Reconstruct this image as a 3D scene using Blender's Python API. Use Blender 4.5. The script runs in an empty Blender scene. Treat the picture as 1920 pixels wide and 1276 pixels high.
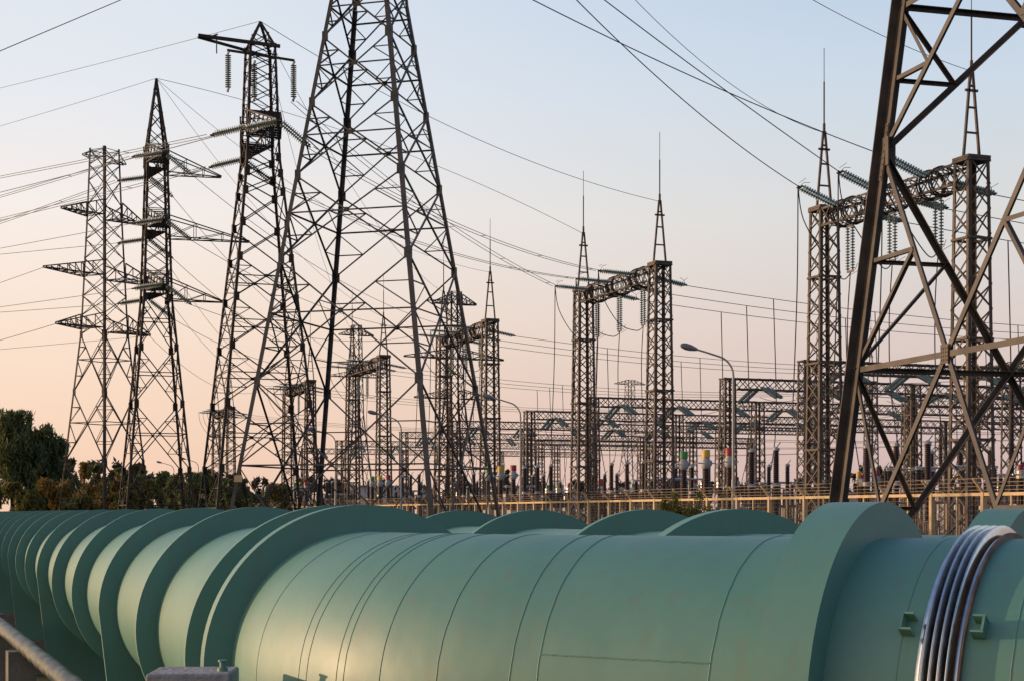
import bpy, math, random
import numpy as np
from mathutils import Vector, Matrix
random.seed(7)
R = math.radians
scene = bpy.context.scene
col = scene.collection

# ------------------------------------------------------------------ camera
F = 3000.0; H0 = 960.0; CZ = 1.75; GZ = -0.3
cam_d = bpy.data.cameras.new('camera'); cam = bpy.data.objects.new('camera', cam_d); col.objects.link(cam)
cam.location = (0, 0, CZ); cam.rotation_euler = (R(90), 0, 0)
cam_d.sensor_width = 36; cam_d.lens = 36 * F / 1920
cam_d.shift_y = (H0 - 638) / 1920.0
cam_d.clip_start = 0.05; cam_d.clip_end = 6000
scene.camera = cam
def at(px, py, D):
    return Vector(((px - 960) / F * D, D, CZ + (H0 - py) / F * D))
def proj(p):
    return 960 + F * p[0] / p[1], H0 - F * (p[2] - CZ) / p[1]

# ------------------------------------------------------------------ sky and sun
SUN_AZ = R(-75); SUN_EL = R(6.5)          # azimuth from +Y, clockwise positive
w = bpy.data.worlds.new('World'); scene.world = w; w.use_nodes = True
nt = w.node_tree; N = nt.nodes; L = nt.links
N.clear()
out = N.new('ShaderNodeOutputWorld'); bg = N.new('ShaderNodeBackground'); L.new(bg.outputs[0], out.inputs[0])
sky = N.new('ShaderNodeTexSky'); sky.sky_type = 'NISHITA'; sky.sun_disc = False
sky.sun_elevation = SUN_EL; sky.sun_rotation = SUN_AZ; sky.air_density = 1.2; sky.dust_density = 2.0; sky.ozone_density = 1.5
skys = N.new('ShaderNodeVectorMath'); skys.operation = 'SCALE'; skys.inputs['Scale'].default_value = 0.10
L.new(sky.outputs[0], skys.inputs[0])
tc = N.new('ShaderNodeTexCoord'); sep = N.new('ShaderNodeSeparateXYZ'); L.new(tc.outputs['Generated'], sep.inputs[0])
def ramp(stops):
    r = N.new('ShaderNodeValToRGB'); e = r.color_ramp.elements
    while len(e) > 1: e.remove(e[-1])
    e[0].position = stops[0][0]; e[0].color = (*stops[0][1], 1)
    for p, c in stops[1:]:
        k = e.new(p); k.color = (*c, 1)
    L.new(sep.outputs['Z'], r.inputs[0]); return r
def s2l(c):
    return tuple(((v / 255 + 0.055) / 1.055) ** 2.4 if v > 10 else v / 255 / 12.92 for v in c)
SKY_L = [(0.0, s2l((251, 209, 180))), (0.06, s2l((254, 221, 196))), (0.115, s2l((255, 231, 212))), (0.18, s2l((252, 242, 236))), (0.25, s2l((235, 238, 244))), (0.32, s2l((226, 234, 243))), (0.5, s2l((165, 190, 220))), (1.0, s2l((84, 116, 168)))]
SKY_R = [(0.0, s2l((208, 179, 176))), (0.06, s2l((218, 194, 187))), (0.115, s2l((225, 210, 204))), (0.18, s2l((222, 222, 221))), (0.25, s2l((208, 221, 234))), (0.32, s2l((190, 210, 234))), (0.5, s2l((135, 165, 205))), (1.0, s2l((84, 116, 168)))]
ra = ramp(SKY_L); rb = ramp(SKY_R)
# azimuth blend: x component of the horizontal direction
mr = N.new('ShaderNodeMapRange'); mr.inputs['From Min'].default_value = -0.33; mr.inputs['From Max'].default_value = 0.30
mr.interpolation_type = 'SMOOTHSTEP'
L.new(sep.outputs['X'], mr.inputs['Value'])
mx = N.new('ShaderNodeMix'); mx.data_type = 'RGBA'
L.new(mr.outputs[0], mx.inputs['Factor']); L.new(ra.outputs[0], mx.inputs[6]); L.new(rb.outputs[0], mx.inputs[7])
# warm band added to unseen sky behind-left of the camera, tinting the pipe
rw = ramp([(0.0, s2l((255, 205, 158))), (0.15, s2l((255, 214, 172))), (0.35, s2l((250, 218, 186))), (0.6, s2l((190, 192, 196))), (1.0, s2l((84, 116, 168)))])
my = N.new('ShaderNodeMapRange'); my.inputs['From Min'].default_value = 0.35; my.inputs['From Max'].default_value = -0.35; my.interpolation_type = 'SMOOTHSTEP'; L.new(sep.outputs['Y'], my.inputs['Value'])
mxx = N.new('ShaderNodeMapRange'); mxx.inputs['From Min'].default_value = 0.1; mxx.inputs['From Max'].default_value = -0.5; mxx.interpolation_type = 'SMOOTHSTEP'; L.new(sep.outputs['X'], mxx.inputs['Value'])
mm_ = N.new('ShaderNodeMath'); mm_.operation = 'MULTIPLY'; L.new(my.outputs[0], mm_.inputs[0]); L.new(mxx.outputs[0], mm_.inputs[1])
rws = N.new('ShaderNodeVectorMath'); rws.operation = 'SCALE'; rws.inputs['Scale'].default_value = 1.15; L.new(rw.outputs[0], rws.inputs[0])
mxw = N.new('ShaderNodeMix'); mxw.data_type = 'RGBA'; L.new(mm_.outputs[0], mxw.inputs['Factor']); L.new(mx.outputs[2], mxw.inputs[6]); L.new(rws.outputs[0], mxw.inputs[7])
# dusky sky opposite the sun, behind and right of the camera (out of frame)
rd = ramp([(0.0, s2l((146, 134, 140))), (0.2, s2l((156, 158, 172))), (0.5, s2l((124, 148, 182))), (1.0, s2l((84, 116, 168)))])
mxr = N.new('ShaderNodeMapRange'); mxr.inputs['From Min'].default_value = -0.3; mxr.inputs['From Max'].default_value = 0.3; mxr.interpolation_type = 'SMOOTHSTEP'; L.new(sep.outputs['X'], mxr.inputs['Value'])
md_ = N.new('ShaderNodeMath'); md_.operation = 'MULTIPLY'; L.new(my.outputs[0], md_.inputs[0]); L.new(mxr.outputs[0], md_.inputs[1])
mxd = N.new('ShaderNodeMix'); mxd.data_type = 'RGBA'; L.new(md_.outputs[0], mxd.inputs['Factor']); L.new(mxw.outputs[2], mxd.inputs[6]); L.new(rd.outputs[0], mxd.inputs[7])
# glow around the low sun (out of frame on the left)
dot = N.new('ShaderNodeVectorMath'); dot.operation = 'DOT_PRODUCT'
L.new(tc.outputs['Generated'], dot.inputs[0])
dot.inputs[1].default_value = (math.sin(SUN_AZ) * math.cos(SUN_EL), math.cos(SUN_AZ) * math.cos(SUN_EL), math.sin(SUN_EL))
gl = N.new('ShaderNodeMapRange'); gl.inputs['From Min'].default_value = 0.72; gl.inputs['From Max'].default_value = 1.0
gl.interpolation_type = 'SMOOTHERSTEP'; gl.inputs['To Max'].default_value = 1.6
L.new(dot.outputs['Value'], gl.inputs['Value'])
glc = N.new('ShaderNodeVectorMath'); glc.operation = 'SCALE'; glc.inputs[0].default_value = (1.0, 0.72, 0.42); L.new(gl.outputs[0], glc.inputs['Scale'])
mix2 = N.new('ShaderNodeMix'); mix2.data_type = 'RGBA'; mix2.inputs['Factor'].default_value = 0.96
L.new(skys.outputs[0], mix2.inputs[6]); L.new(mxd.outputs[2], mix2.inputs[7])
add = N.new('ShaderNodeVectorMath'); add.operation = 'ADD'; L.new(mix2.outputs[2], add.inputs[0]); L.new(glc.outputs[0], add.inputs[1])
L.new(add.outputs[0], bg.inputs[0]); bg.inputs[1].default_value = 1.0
sd = bpy.data.lights.new('sun', 'SUN'); sd.energy = 3.7; sd.angle = R(0.6); sd.color = (1.0, 0.62, 0.35)
so = bpy.data.objects.new('sun', sd); col.objects.link(so)
sv = Vector((math.sin(SUN_AZ) * math.cos(SUN_EL), math.cos(SUN_AZ) * math.cos(SUN_EL), math.sin(SUN_EL)))
so.rotation_euler = sv.to_track_quat('Z', 'Y').to_euler(); so.location = sv * 100
scene.view_settings.view_transform = 'Standard'; scene.view_settings.look = 'None'
scene.view_settings.exposure = 0.0; scene.view_settings.gamma = 1.0
scene.cycles.max_bounces = 5; scene.cycles.transparent_max_bounces = 8

# ------------------------------------------------------------------ materials
def mat(name, c, rough=0.6, metal=0.0, c2=None, scale=4.0, bump=0.0, coat=0.0, spec=0.5, detail=5, island=False, trans=0.0, bscale=30):
    m = bpy.data.materials.new(name); m.use_nodes = True
    t = m.node_tree; b = t.nodes['Principled BSDF']
    b.inputs['Base Color'].default_value = (*c, 1); b.inputs['Roughness'].default_value = rough; b.inputs['Metallic'].default_value = metal
    b.inputs['Specular IOR Level'].default_value = spec; b.inputs['Coat Weight'].default_value = coat; b.inputs['Coat Roughness'].default_value = 0.22
    tcn = t.nodes.new('ShaderNodeTexCoord')
    if c2 is not None:
        rr = t.nodes.new('ShaderNodeValToRGB'); rr.color_ramp.elements[0].color = (*c, 1); rr.color_ramp.elements[1].color = (*c2, 1)
        if island:
            g = t.nodes.new('ShaderNodeNewGeometry'); t.links.new(g.outputs['Random Per Island'], rr.inputs[0])
        else:
            n = t.nodes.new('ShaderNodeTexNoise'); n.inputs['Scale'].default_value = scale; n.inputs['Detail'].default_value = detail
            rr.color_ramp.elements[0].position = 0.35; rr.color_ramp.elements[1].position = 0.68
            t.links.new(tcn.outputs['Object'], n.inputs['Vector']); t.links.new(n.outputs['Fac'], rr.inputs[0])
        t.links.new(rr.outputs[0], b.inputs['Base Color'])
    if bump:
        n2 = t.nodes.new('ShaderNodeTexNoise'); n2.inputs['Scale'].default_value = bscale; n2.inputs['Detail'].default_value = 4
        bp = t.nodes.new('ShaderNodeBump'); bp.inputs['Strength'].default_value = bump; bp.inputs['Distance'].default_value = 0.02
        t.links.new(tcn.outputs['Object'], n2.inputs['Vector']); t.links.new(n2.outputs['Fac'], bp.inputs['Height']); t.links.new(bp.outputs[0], b.inputs['Normal'])
    if trans:
        tr = t.nodes.new('ShaderNodeBsdfTranslucent'); ms = t.nodes.new('ShaderNodeMixShader'); ms.inputs[0].default_value = trans
        if c2 is not None: t.links.new(rr.outputs[0], tr.inputs[0])
        else: tr.inputs[0].default_value = (*c, 1)
        o = t.nodes['Material Output']; t.links.new(b.outputs[0], ms.inputs[1]); t.links.new(tr.outputs[0], ms.inputs[2]); t.links.new(ms.outputs[0], o.inputs[0])
    return m
def pipe_paint():
    m = mat('green_pipe_paint', (0.074, 0.214, 0.178), 0.36, c2=(0.092, 0.240, 0.200), scale=1.6, bump=0.0, coat=0.0, spec=0.7)
    t = m.node_tree; b = t.nodes['Principled BSDF']; tcn = [n for n in t.nodes if n.type == 'TEX_COORD'][0]
    # slightly wavy sheet and patchy gloss
    n = t.nodes.new('ShaderNodeTexNoise'); n.inputs['Scale'].default_value = 2.2; n.inputs['Detail'].default_value = 3
    n3 = t.nodes.new('ShaderNodeTexNoise'); n3.inputs['Scale'].default_value = 90; n3.inputs['Detail'].default_value = 3
    ad = t.nodes.new('ShaderNodeMath'); ad.operation = 'MULTIPLY_ADD'; ad.inputs[1].default_value = 0.02
    t.links.new(tcn.outputs['Object'], n.inputs['Vector']); t.links.new(tcn.outputs['Object'], n3.inputs['Vector'])
    t.links.new(n3.outputs['Fac'], ad.inputs[0]); t.links.new(n.outputs['Fac'], ad.inputs[2])
    bp = t.nodes.new('ShaderNodeBump'); bp.inputs['Strength'].default_value = 0.35; bp.inputs['Distance'].default_value = 0.03
    t.links.new(ad.outputs[0], bp.inputs['Height']); t.links.new(bp.outputs[0], b.inputs['Normal'])
    mp = t.nodes.new('ShaderNodeMapRange'); mp.inputs['To Min'].default_value = 0.46; mp.inputs['To Max'].default_value = 0.58
    n4 = t.nodes.new('ShaderNodeTexNoise'); n4.inputs['Scale'].default_value = 5; n4.inputs['Detail'].default_value = 6
    t.links.new(tcn.outputs['Object'], n4.inputs['Vector']); t.links.new(n4.outputs['Fac'], mp.inputs['Value']); t.links.new(mp.outputs[0], b.inputs['Roughness'])
    # rain streaks and dust with shapes of their own, over the paint colour
    src = b.inputs['Base Color'].links[0].from_socket
    mpg = t.nodes.new('ShaderNodeMapping'); mpg.inputs['Scale'].default_value = (14, 14, 0.9); t.links.new(tcn.outputs['Object'], mpg.inputs['Vector'])
    ns = t.nodes.new('ShaderNodeTexNoise'); ns.inputs['Scale'].default_value = 1.3; ns.inputs['Detail'].default_value = 5; ns.inputs['Roughness'].default_value = 0.6
    t.links.new(mpg.outputs[0], ns.inputs['Vector'])
    r1 = t.nodes.new('ShaderNodeMapRange'); r1.inputs['From Min'].default_value = 0.54; r1.inputs['From Max'].default_value = 0.78; r1.inputs['To Max'].default_value = 0.6; t.links.new(ns.outputs['Fac'], r1.inputs['Value'])
    m1 = t.nodes.new('ShaderNodeMix'); m1.data_type = 'RGBA'; m1.inputs[7].default_value = (0.13, 0.17, 0.135, 1); t.links.new(src, m1.inputs[6]); t.links.new(r1.outputs[0], m1.inputs['Factor'])
    nd = t.nodes.new('ShaderNodeTexNoise'); nd.inputs['Scale'].default_value = 42; nd.inputs['Detail'].default_value = 6; nd.inputs['Roughness'].default_value = 0.75; t.links.new(tcn.outputs['Object'], nd.inputs['Vector'])
    r2 = t.nodes.new('ShaderNodeMapRange'); r2.inputs['From Min'].default_value = 0.66; r2.inputs['From Max'].default_value = 0.74; r2.inputs['To Max'].default_value = 0.5; t.links.new(nd.outputs['Fac'], r2.inputs['Value'])
    m2 = t.nodes.new('ShaderNodeMix'); m2.data_type = 'RGBA'; m2.inputs[7].default_value = (0.03, 0.055, 0.045, 1); t.links.new(m1.outputs[2], m2.inputs[6]); t.links.new(r2.outputs[0], m2.inputs['Factor'])
    t.links.new(m2.outputs[2], b.inputs['Base Color'])
    return m
M = {}
M['pipe'] = pipe_paint()
M['chrome'] = mat('bellows_steel', (0.66, 0.65, 0.64), 0.19, 1.0, (0.56, 0.55, 0.54), 40)
M['rustring'] = mat('rusty_steel', (0.16, 0.10, 0.07), 0.7, 0.3, (0.28, 0.19, 0.13), 20)
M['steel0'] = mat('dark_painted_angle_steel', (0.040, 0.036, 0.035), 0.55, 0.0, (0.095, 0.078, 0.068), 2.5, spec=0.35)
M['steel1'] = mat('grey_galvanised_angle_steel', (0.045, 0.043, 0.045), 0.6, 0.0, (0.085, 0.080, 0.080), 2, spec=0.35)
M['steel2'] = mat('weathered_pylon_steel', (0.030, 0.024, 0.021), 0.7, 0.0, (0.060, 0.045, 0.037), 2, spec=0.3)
M['gantry'] = mat('brown_gantry_steel', (0.068, 0.056, 0.047), 0.65, 0.0, (0.120, 0.097, 0.078), 2, spec=0.3)
M['glass'] = mat('green_insulator_glass', (0.17, 0.235, 0.225), 0.18, 0.0, (0.23, 0.30, 0.285), 8, spec=0.7)
M['glassd'] = mat('brown_grey_insulator_glass', (0.22, 0.26, 0.21), 0.2, 0.0, (0.31, 0.34, 0.28), 8, spec=0.7)
M['wire'] = mat('conductor_metal', (0.055, 0.05, 0.052), 0.7, 0.0)
M['fit'] = mat('line_fitting_metal', (0.08, 0.075, 0.075), 0.6, 0.3)
M['brown'] = mat('brown_porcelain', (0.032, 0.014, 0.010), 0.3, 0.0, (0.05, 0.022, 0.015), 6)
M['grey'] = mat('grey_equipment_paint', (0.30, 0.33, 0.36), 0.5, 0.0, (0.36, 0.38, 0.40), 5)
M['stand'] = mat('stand_steel', (0.20, 0.16, 0.125), 0.65, 0.0, (0.26, 0.2, 0.16), 3)
M['alu'] = mat('bright_busbar_metal', (0.55, 0.52, 0.48), 0.4, 0.6)
M['yellow'] = mat('yellow_cap_paint', (0.62, 0.41, 0.035), 0.5, 0.0, (0.50, 0.33, 0.035), 6)
M['greencap'] = mat('green_cap_paint', (0.03, 0.22, 0.05), 0.45, 0.0, (0.045, 0.26, 0.06), 6)
M['redcap'] = mat('red_cap_paint', (0.36, 0.028, 0.034), 0.5, 0.0, (0.27, 0.022, 0.03), 6)
M['fence'] = mat('tan_fence_paint', (0.56, 0.42, 0.24), 0.6, 0.0, (0.46, 0.34, 0.19), 5)
M['mesh'] = mat('fence_mesh_wire', (0.16, 0.12, 0.08), 0.6, 0.2)
M['lamp'] = mat('lamp_post_paint', (0.42, 0.40, 0.38), 0.55, 0.0, (0.34, 0.32, 0.30), 4)
M['lamphead'] = mat('lamp_head_metal', (0.20, 0.21, 0.23), 0.4, 0.2)
M['concrete'] = mat('pale_concrete', (0.38, 0.37, 0.37), 0.9, 0.0, (0.24, 0.235, 0.24), 14, bump=0.5, bscale=50)
M['concrete2'] = mat('weathered_concrete', (0.20, 0.18, 0.17), 0.9, 0.0, (0.13, 0.12, 0.11), 6, bump=0.4)
M['clad'] = mat('dull_pipe_cladding', (0.026, 0.038, 0.036), 0.5, 0.0, (0.055, 0.072, 0.066), 5, bump=1.0, bscale=7)
M['grass'] = mat('rough_grass', (0.030, 0.048, 0.014), 0.95, 0.0, (0.075, 0.075, 0.028), 0.8, bump=0.8, bscale=8)
M['gravel'] = mat('grey_gravel', (0.20, 0.17, 0.15), 0.95, 0.0, (0.12, 0.10, 0.09), 3, bump=0.7, bscale=12)
M['bark'] = mat('brown_bark', (0.05, 0.035, 0.025), 0.9, 0.0, (0.09, 0.065, 0.045), 9, bump=0.6)
M['leafdark'] = mat('dark_green_leaves', (0.062, 0.092, 0.030), 0.7, c2=(0.160, 0.175, 0.055), island=True, trans=0.25)
M['leafmid'] = mat('olive_leaves', (0.085, 0.095, 0.028), 0.7, c2=(0.22, 0.18, 0.05), island=True, trans=0.25)
M['leafor'] = mat('orange_autumn_leaves', (0.36, 0.17, 0.032), 0.7, c2=(0.11, 0.125, 0.032), island=True, trans=0.3)
M['leafyel'] = mat('yellow_green_leaves', (0.24, 0.20, 0.04), 0.7, c2=(0.085, 0.11, 0.03), island=True, trans=0.3)
M['leaffar'] = mat('far_muted_leaves', (0.045, 0.050, 0.030), 0.8, c2=(0.085, 0.075, 0.045), island=True, trans=0.2)
M['white'] = mat('off_white_wall', (0.55, 0.53, 0.52), 0.8, 0.0, (0.47, 0.45, 0.44), 2)
M['roofg'] = mat('grey_roof_sheet', (0.22, 0.22, 0.23), 0.7, 0.0, (0.17, 0.17, 0.18), 2)
M['glasswin'] = mat('dark_window_glass', (0.03, 0.035, 0.04), 0.1)

# ------------------------------------------------------------------ helpers
def tag(o, label=None, cat=None, group=None, kind=None):
    if label: o['label'] = label
    if cat: o['category'] = cat
    if group: o['group'] = group
    if kind: o['kind'] = kind
    return o
def empty(name, loc=(0, 0, 0), rz=0.0):
    o = bpy.data.objects.new(name, None); o.empty_display_size = 0.3; o.location = loc; o.rotation_euler = (0, 0, rz); col.objects.link(o); return o
class MB:
    def __init__(s): s.v = []; s.f = []
    def add(s, vs, fs):
        o = len(s.v); s.v.extend([tuple(x) for x in vs]); s.f.extend([tuple(i + o for i in f) for f in fs])
    def prism(s, sec, p, q, a, b):
        """extrude 2-D section (list of (i,j)) along p->q with axes a,b"""
        n = len(sec); vs = [p + a * i + b * j for i, j in sec] + [q + a * i + b * j for i, j in sec]
        fs = [(k, (k + 1) % n, n + (k + 1) % n, n + k) for k in range(n)] + [tuple(range(n))[::-1], tuple(range(n, 2 * n))]
        s.add(vs, fs)
    def bar(s, p, q, w, h=None, up=None):
        p = Vector(p); q = Vector(q); h = h or w; d = (q - p)
        if d.length < 1e-6: return
        d.normalize(); up = Vector(up) if up is not None else (Vector((0, 0, 1)) if abs(d.z) < 0.95 else Vector((0, 1, 0)))
        a = d.cross(up); a.normalize(); b = a.cross(d)
        s.prism([(-w / 2, -h / 2), (w / 2, -h / 2), (w / 2, h / 2), (-w / 2, h / 2)], p, q, a, b)
    def angle(s, p, q, w, t, d1, d2):
        p = Vector(p); q = Vector(q); d = (q - p).normalized()
        d1 = Vector(d1); d1 = (d1 - d * d1.dot(d)).normalized(); d2 = Vector(d2); d2 = d2 - d * d2.dot(d); d2 = (d2 - d1 * d2.dot(d1)).normalized()
        s.prism([(0, 0), (w, 0), (w, t), (t, t), (t, w), (0, w)], p, q, d1, d2)
    def box(s, c, sx, sy, sz, rz=0.0):
        m = Matrix.Rotation(rz, 3, 'Z'); c = Vector(c)
        vs = [c + m @ Vector((x * sx / 2, y * sy / 2, z * sz / 2)) for x in (-1, 1) for y in (-1, 1) for z in (-1, 1)]
        s.add(vs, [(0, 1, 3, 2), (4, 6, 7, 5), (0, 4, 5, 1), (2, 3, 7, 6), (0, 2, 6, 4), (1, 5, 7, 3)])
    def tube(s, pts, r, n=6, r2=None, caps=True):
        pts = [Vector(p) for p in pts]; m = len(pts); base = len(s.v); prev = None
        for i, p in enumerate(pts):
            d = (pts[min(i + 1, m - 1)] - pts[max(i - 1, 0)]).normalized()
            if prev is None:
                up = Vector((0, 0, 1)) if abs(d.z) < 0.9 else Vector((0, 1, 0)); a = d.cross(up).normalized()
            else:
                a = (prev - d * prev.dot(d)).normalized()
            prev = a; b = d.cross(a); rr = r if r2 is None else r + (r2 - r) * i / (m - 1)
            s.v.extend([tuple(p + (a * math.cos(2 * math.pi * k / n) + b * math.sin(2 * math.pi * k / n)) * rr) for k in range(n)])
        for i in range(m - 1):
            for k in range(n):
                s.f.append((base + i * n + k, base + i * n + (k + 1) % n, base + (i + 1) * n + (k + 1) % n, base + (i + 1) * n + k))
        if caps:
            s.f.append(tuple(base + k for k in range(n))[::-1]); s.f.append(tuple(base + (m - 1) * n + k for k in range(n)))
    def lathe(s, prof, n=12, M4=None):
        """prof: (r,z) list, about local z"""
        base = len(s.v); m = len(prof)
        for r, z in prof:
            for k in range(n):
                v = Vector((r * math.cos(2 * math.pi * k / n), r * math.sin(2 * math.pi * k / n), z))
                s.v.append(tuple(M4 @ v if M4 else v))
        for i in range(m - 1):
            for k in range(n):
                s.f.append((base + i * n + k, base + i * n + (k + 1) % n, base + (i + 1) * n + (k + 1) % n, base + (i + 1) * n + k))
        s.f.append(tuple(base + k for k in range(n))[::-1]); s.f.append(tuple(base + (m - 1) * n + k for k in range(n)))
    def mesh(s, name, m, smooth=False):
        me = bpy.data.meshes.new(name); me.from_pydata(s.v, [], s.f); me.materials.append(m)
        if smooth: me.polygons.foreach_set('use_smooth', [True] * len(me.polygons))
        me.update(); return me
    def build(s, name, m, parent=None, smooth=False, loc=None):
        o = bpy.data.objects.new(name, s.mesh(name, m, smooth)); col.objects.link(o)
        if parent is not None: o.parent = parent
        if loc is not None: o.location = loc
        return o
def autosmooth(o, ang=40):
    me = o.data; me.polygons.foreach_set('use_smooth', [True] * len(me.polygons))
    try: me.set_sharp_from_angle(angle=R(ang))
    except Exception: pass
    return o
def dup(root, loc=None, rz=None, label=None, group=None, mw=None):
    r = root.copy(); col.objects.link(r)
    if mw is not None: r.matrix_world = mw
    if loc is not None: r.location = loc
    if rz is not None: r.rotation_euler = (0, 0, rz)
    if label: r['label'] = label
    if group: r['group'] = group
    for ch in list(root.children):
        c = ch.copy(); col.objects.link(c); c.parent = r
        for g in list(ch.children):
            d = g.copy(); col.objects.link(d); d.parent = c
    return r
EX, EY, EZ = Vector((1, 0, 0)), Vector((0, 1, 0)), Vector((0, 0, 1))

# ------------------------------------------------------------------ ground
def sheet(name, pts, z, m, label=None):
    mb = MB(); mb.add([Vector((x, y, z)) for x, y in pts], [tuple(range(len(pts)))])
    o = mb.build(name, m); o['kind'] = 'structure'; return o
sheet('ground', [(-3000, -300), (3000, -300), (3000, 4000), (-3000, 4000)], GZ, M['grass'])
U = Vector((-0.349, 0.937, 0)); U.normalize(); V = Vector((0.937, 0.349, 0)); V.normalize()
GO = Vector((19.9, 69.3, 0))
def gp(t, wv, z=0.0): return GO + U * t + V * wv + EZ * z
gv = [gp(-45, -12), gp(-45, 120), gp(260, 120), gp(260, -12)]
sheet('gravel_yard', [(p.x, p.y) for p in gv], GZ + 0.004, M['gravel'])

# ------------------------------------------------------------------ pipelines
PR = 0.5; RR = 0.6
C0 = Vector((1.05, 4.5)); D0 = Vector((-0.848, 0.530)); D0.normalize()
D1 = Vector((-0.342, 0.940)); D1.normalize()
P0 = C0 + D0 * 0.985
PZ = CZ + 0.03 - RR
BEND = D0.angle(D1)
RB = 1.83
def path(off):
    """function s -> (pos2, tangent2); s=0 at the near collar, increasing to the left; off = offset to the far side"""
    n0 = Vector((D0.y, -D0.x)) * -1.0      # left normal...
    n0 = Vector((0.530, 0.848)); n0.normalize()
    if n0.dot(D0) > 0.05: n0 = Vector((-D0.y, D0.x))
    # far-side normal: rotate tangent clockwise
    fn = Vector((D0.y, -D0.x)); fn = fn if fn.y > 0 else -fn
    ctr = P0 + fn * RB                      # bend centre lies on the far side (pipe turns away)
    rad = RB - off
    start = P0 + fn * off
    larc = rad * BEND
    fn1 = Vector((D1.y, -D1.x)); fn1 = fn1 if fn1.x > 0 else -fn1
    end = ctr - fn1 * rad
    l0 = 0.985
    def f(s):
        if s <= l0: return start + D0 * (s - l0), D0
        if s <= l0 + larc:
            a = (s - l0) / rad
            c, sn = math.cos(-a), math.sin(-a)
            rel = (start - ctr); r2 = Vector((rel.x * c - rel.y * sn, rel.x * sn + rel.y * c))
            t2 = Vector((D0.x * c - D0.y * sn, D0.x * sn + D0.y * c)); return ctr + r2, t2
        return end + D1 * (s - l0 - larc), D1
    return f, l0, larc
def frame(f, s):
    p, t = f(s); t3 = Vector((t.x, t.y, 0)); n = Vector((-t.y, t.x, 0)); n = n if n.y < 0 or n.x < 0 else -n
    return Vector((p.x, p.y, 0)), t3, n
def sweep(mb, f, ss, rad, z, n=96):
    base = len(mb.v)
    for s in ss:
        p, t, nn = frame(f, s); r = rad(s) if callable(rad) else rad
        for k in range(n):
            a = 2 * math.pi * k / n; v = p + EZ * z + nn * math.cos(a) * r + EZ * math.sin(a) * r; mb.v.append(tuple(v))
    for i in range(len(ss) - 1):
        for k in range(n):
            mb.f.append((base + i * n + k, base + i * n + (k + 1) % n, base + (i + 1) * n + (k + 1) % n, base + (i + 1) * n + k))
def plate_ring(mb, f, s, th, z, saddle, n=96, rin=PR - 0.01, rout=RR):
    p, t, nn = frame(f, s); c = p + EZ * z; base = len(mb.v)
    hb = z - (GZ + 0.42)
    def outp(a):
        x, y = math.cos(a), math.sin(a)
        if saddle and y < 0:
            # widened plate running straight down to the bearing
            if abs(x) * hb <= -y * (rout * 0.80) : k = hb / -y; return x * k, y * k
            # side line from (rout,0) to (0.80*rout,-hb)
            sx = 1 if x > 0 else -1; ax = abs(x); ay = -y
            k = rout / (ax + 0.20 * rout * ay / hb); return sx * ax * k, -ay * k
        return x * rout, y * rout
    for side in (-th / 2, th / 2):
        for k in range(n):
            a = 2 * math.pi * k / n; x, y = outp(a)
            mb.v.append(tuple(c + t * side + nn * x + EZ * y))
        for k in range(n):
            a = 2 * math.pi * k / n
            mb.v.append(tuple(c + t * side + nn * math.cos(a) * rin + EZ * math.sin(a) * rin))
    for k in range(n):
        k2 = (k + 1) % n
        mb.f.append((base + k, base + k2, base + n + k2, base + n + k))
        mb.f.append((base + 2 * n + k, base + 3 * n + k, base + 3 * n + k2, base + 2 * n + k2))
        mb.f.append((base + k, base + 2 * n + k, base + 2 * n + k2, base + k2))
def weld(f, s, z, r=0.0012, amp=0.0011):
    mb = MB(); p, t, nn = frame(f, s); pts = []
    for k in range(97):
        a = 2 * math.pi * k / 96; j = random.uniform(-amp, amp)
        pts.append(p + EZ * z + t * j + nn * math.cos(a) * (PR + 0.0005) + EZ * math.sin(a) * (PR + 0.0005))
    mb.tube(pts, r, 5, caps=False); return mb
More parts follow.
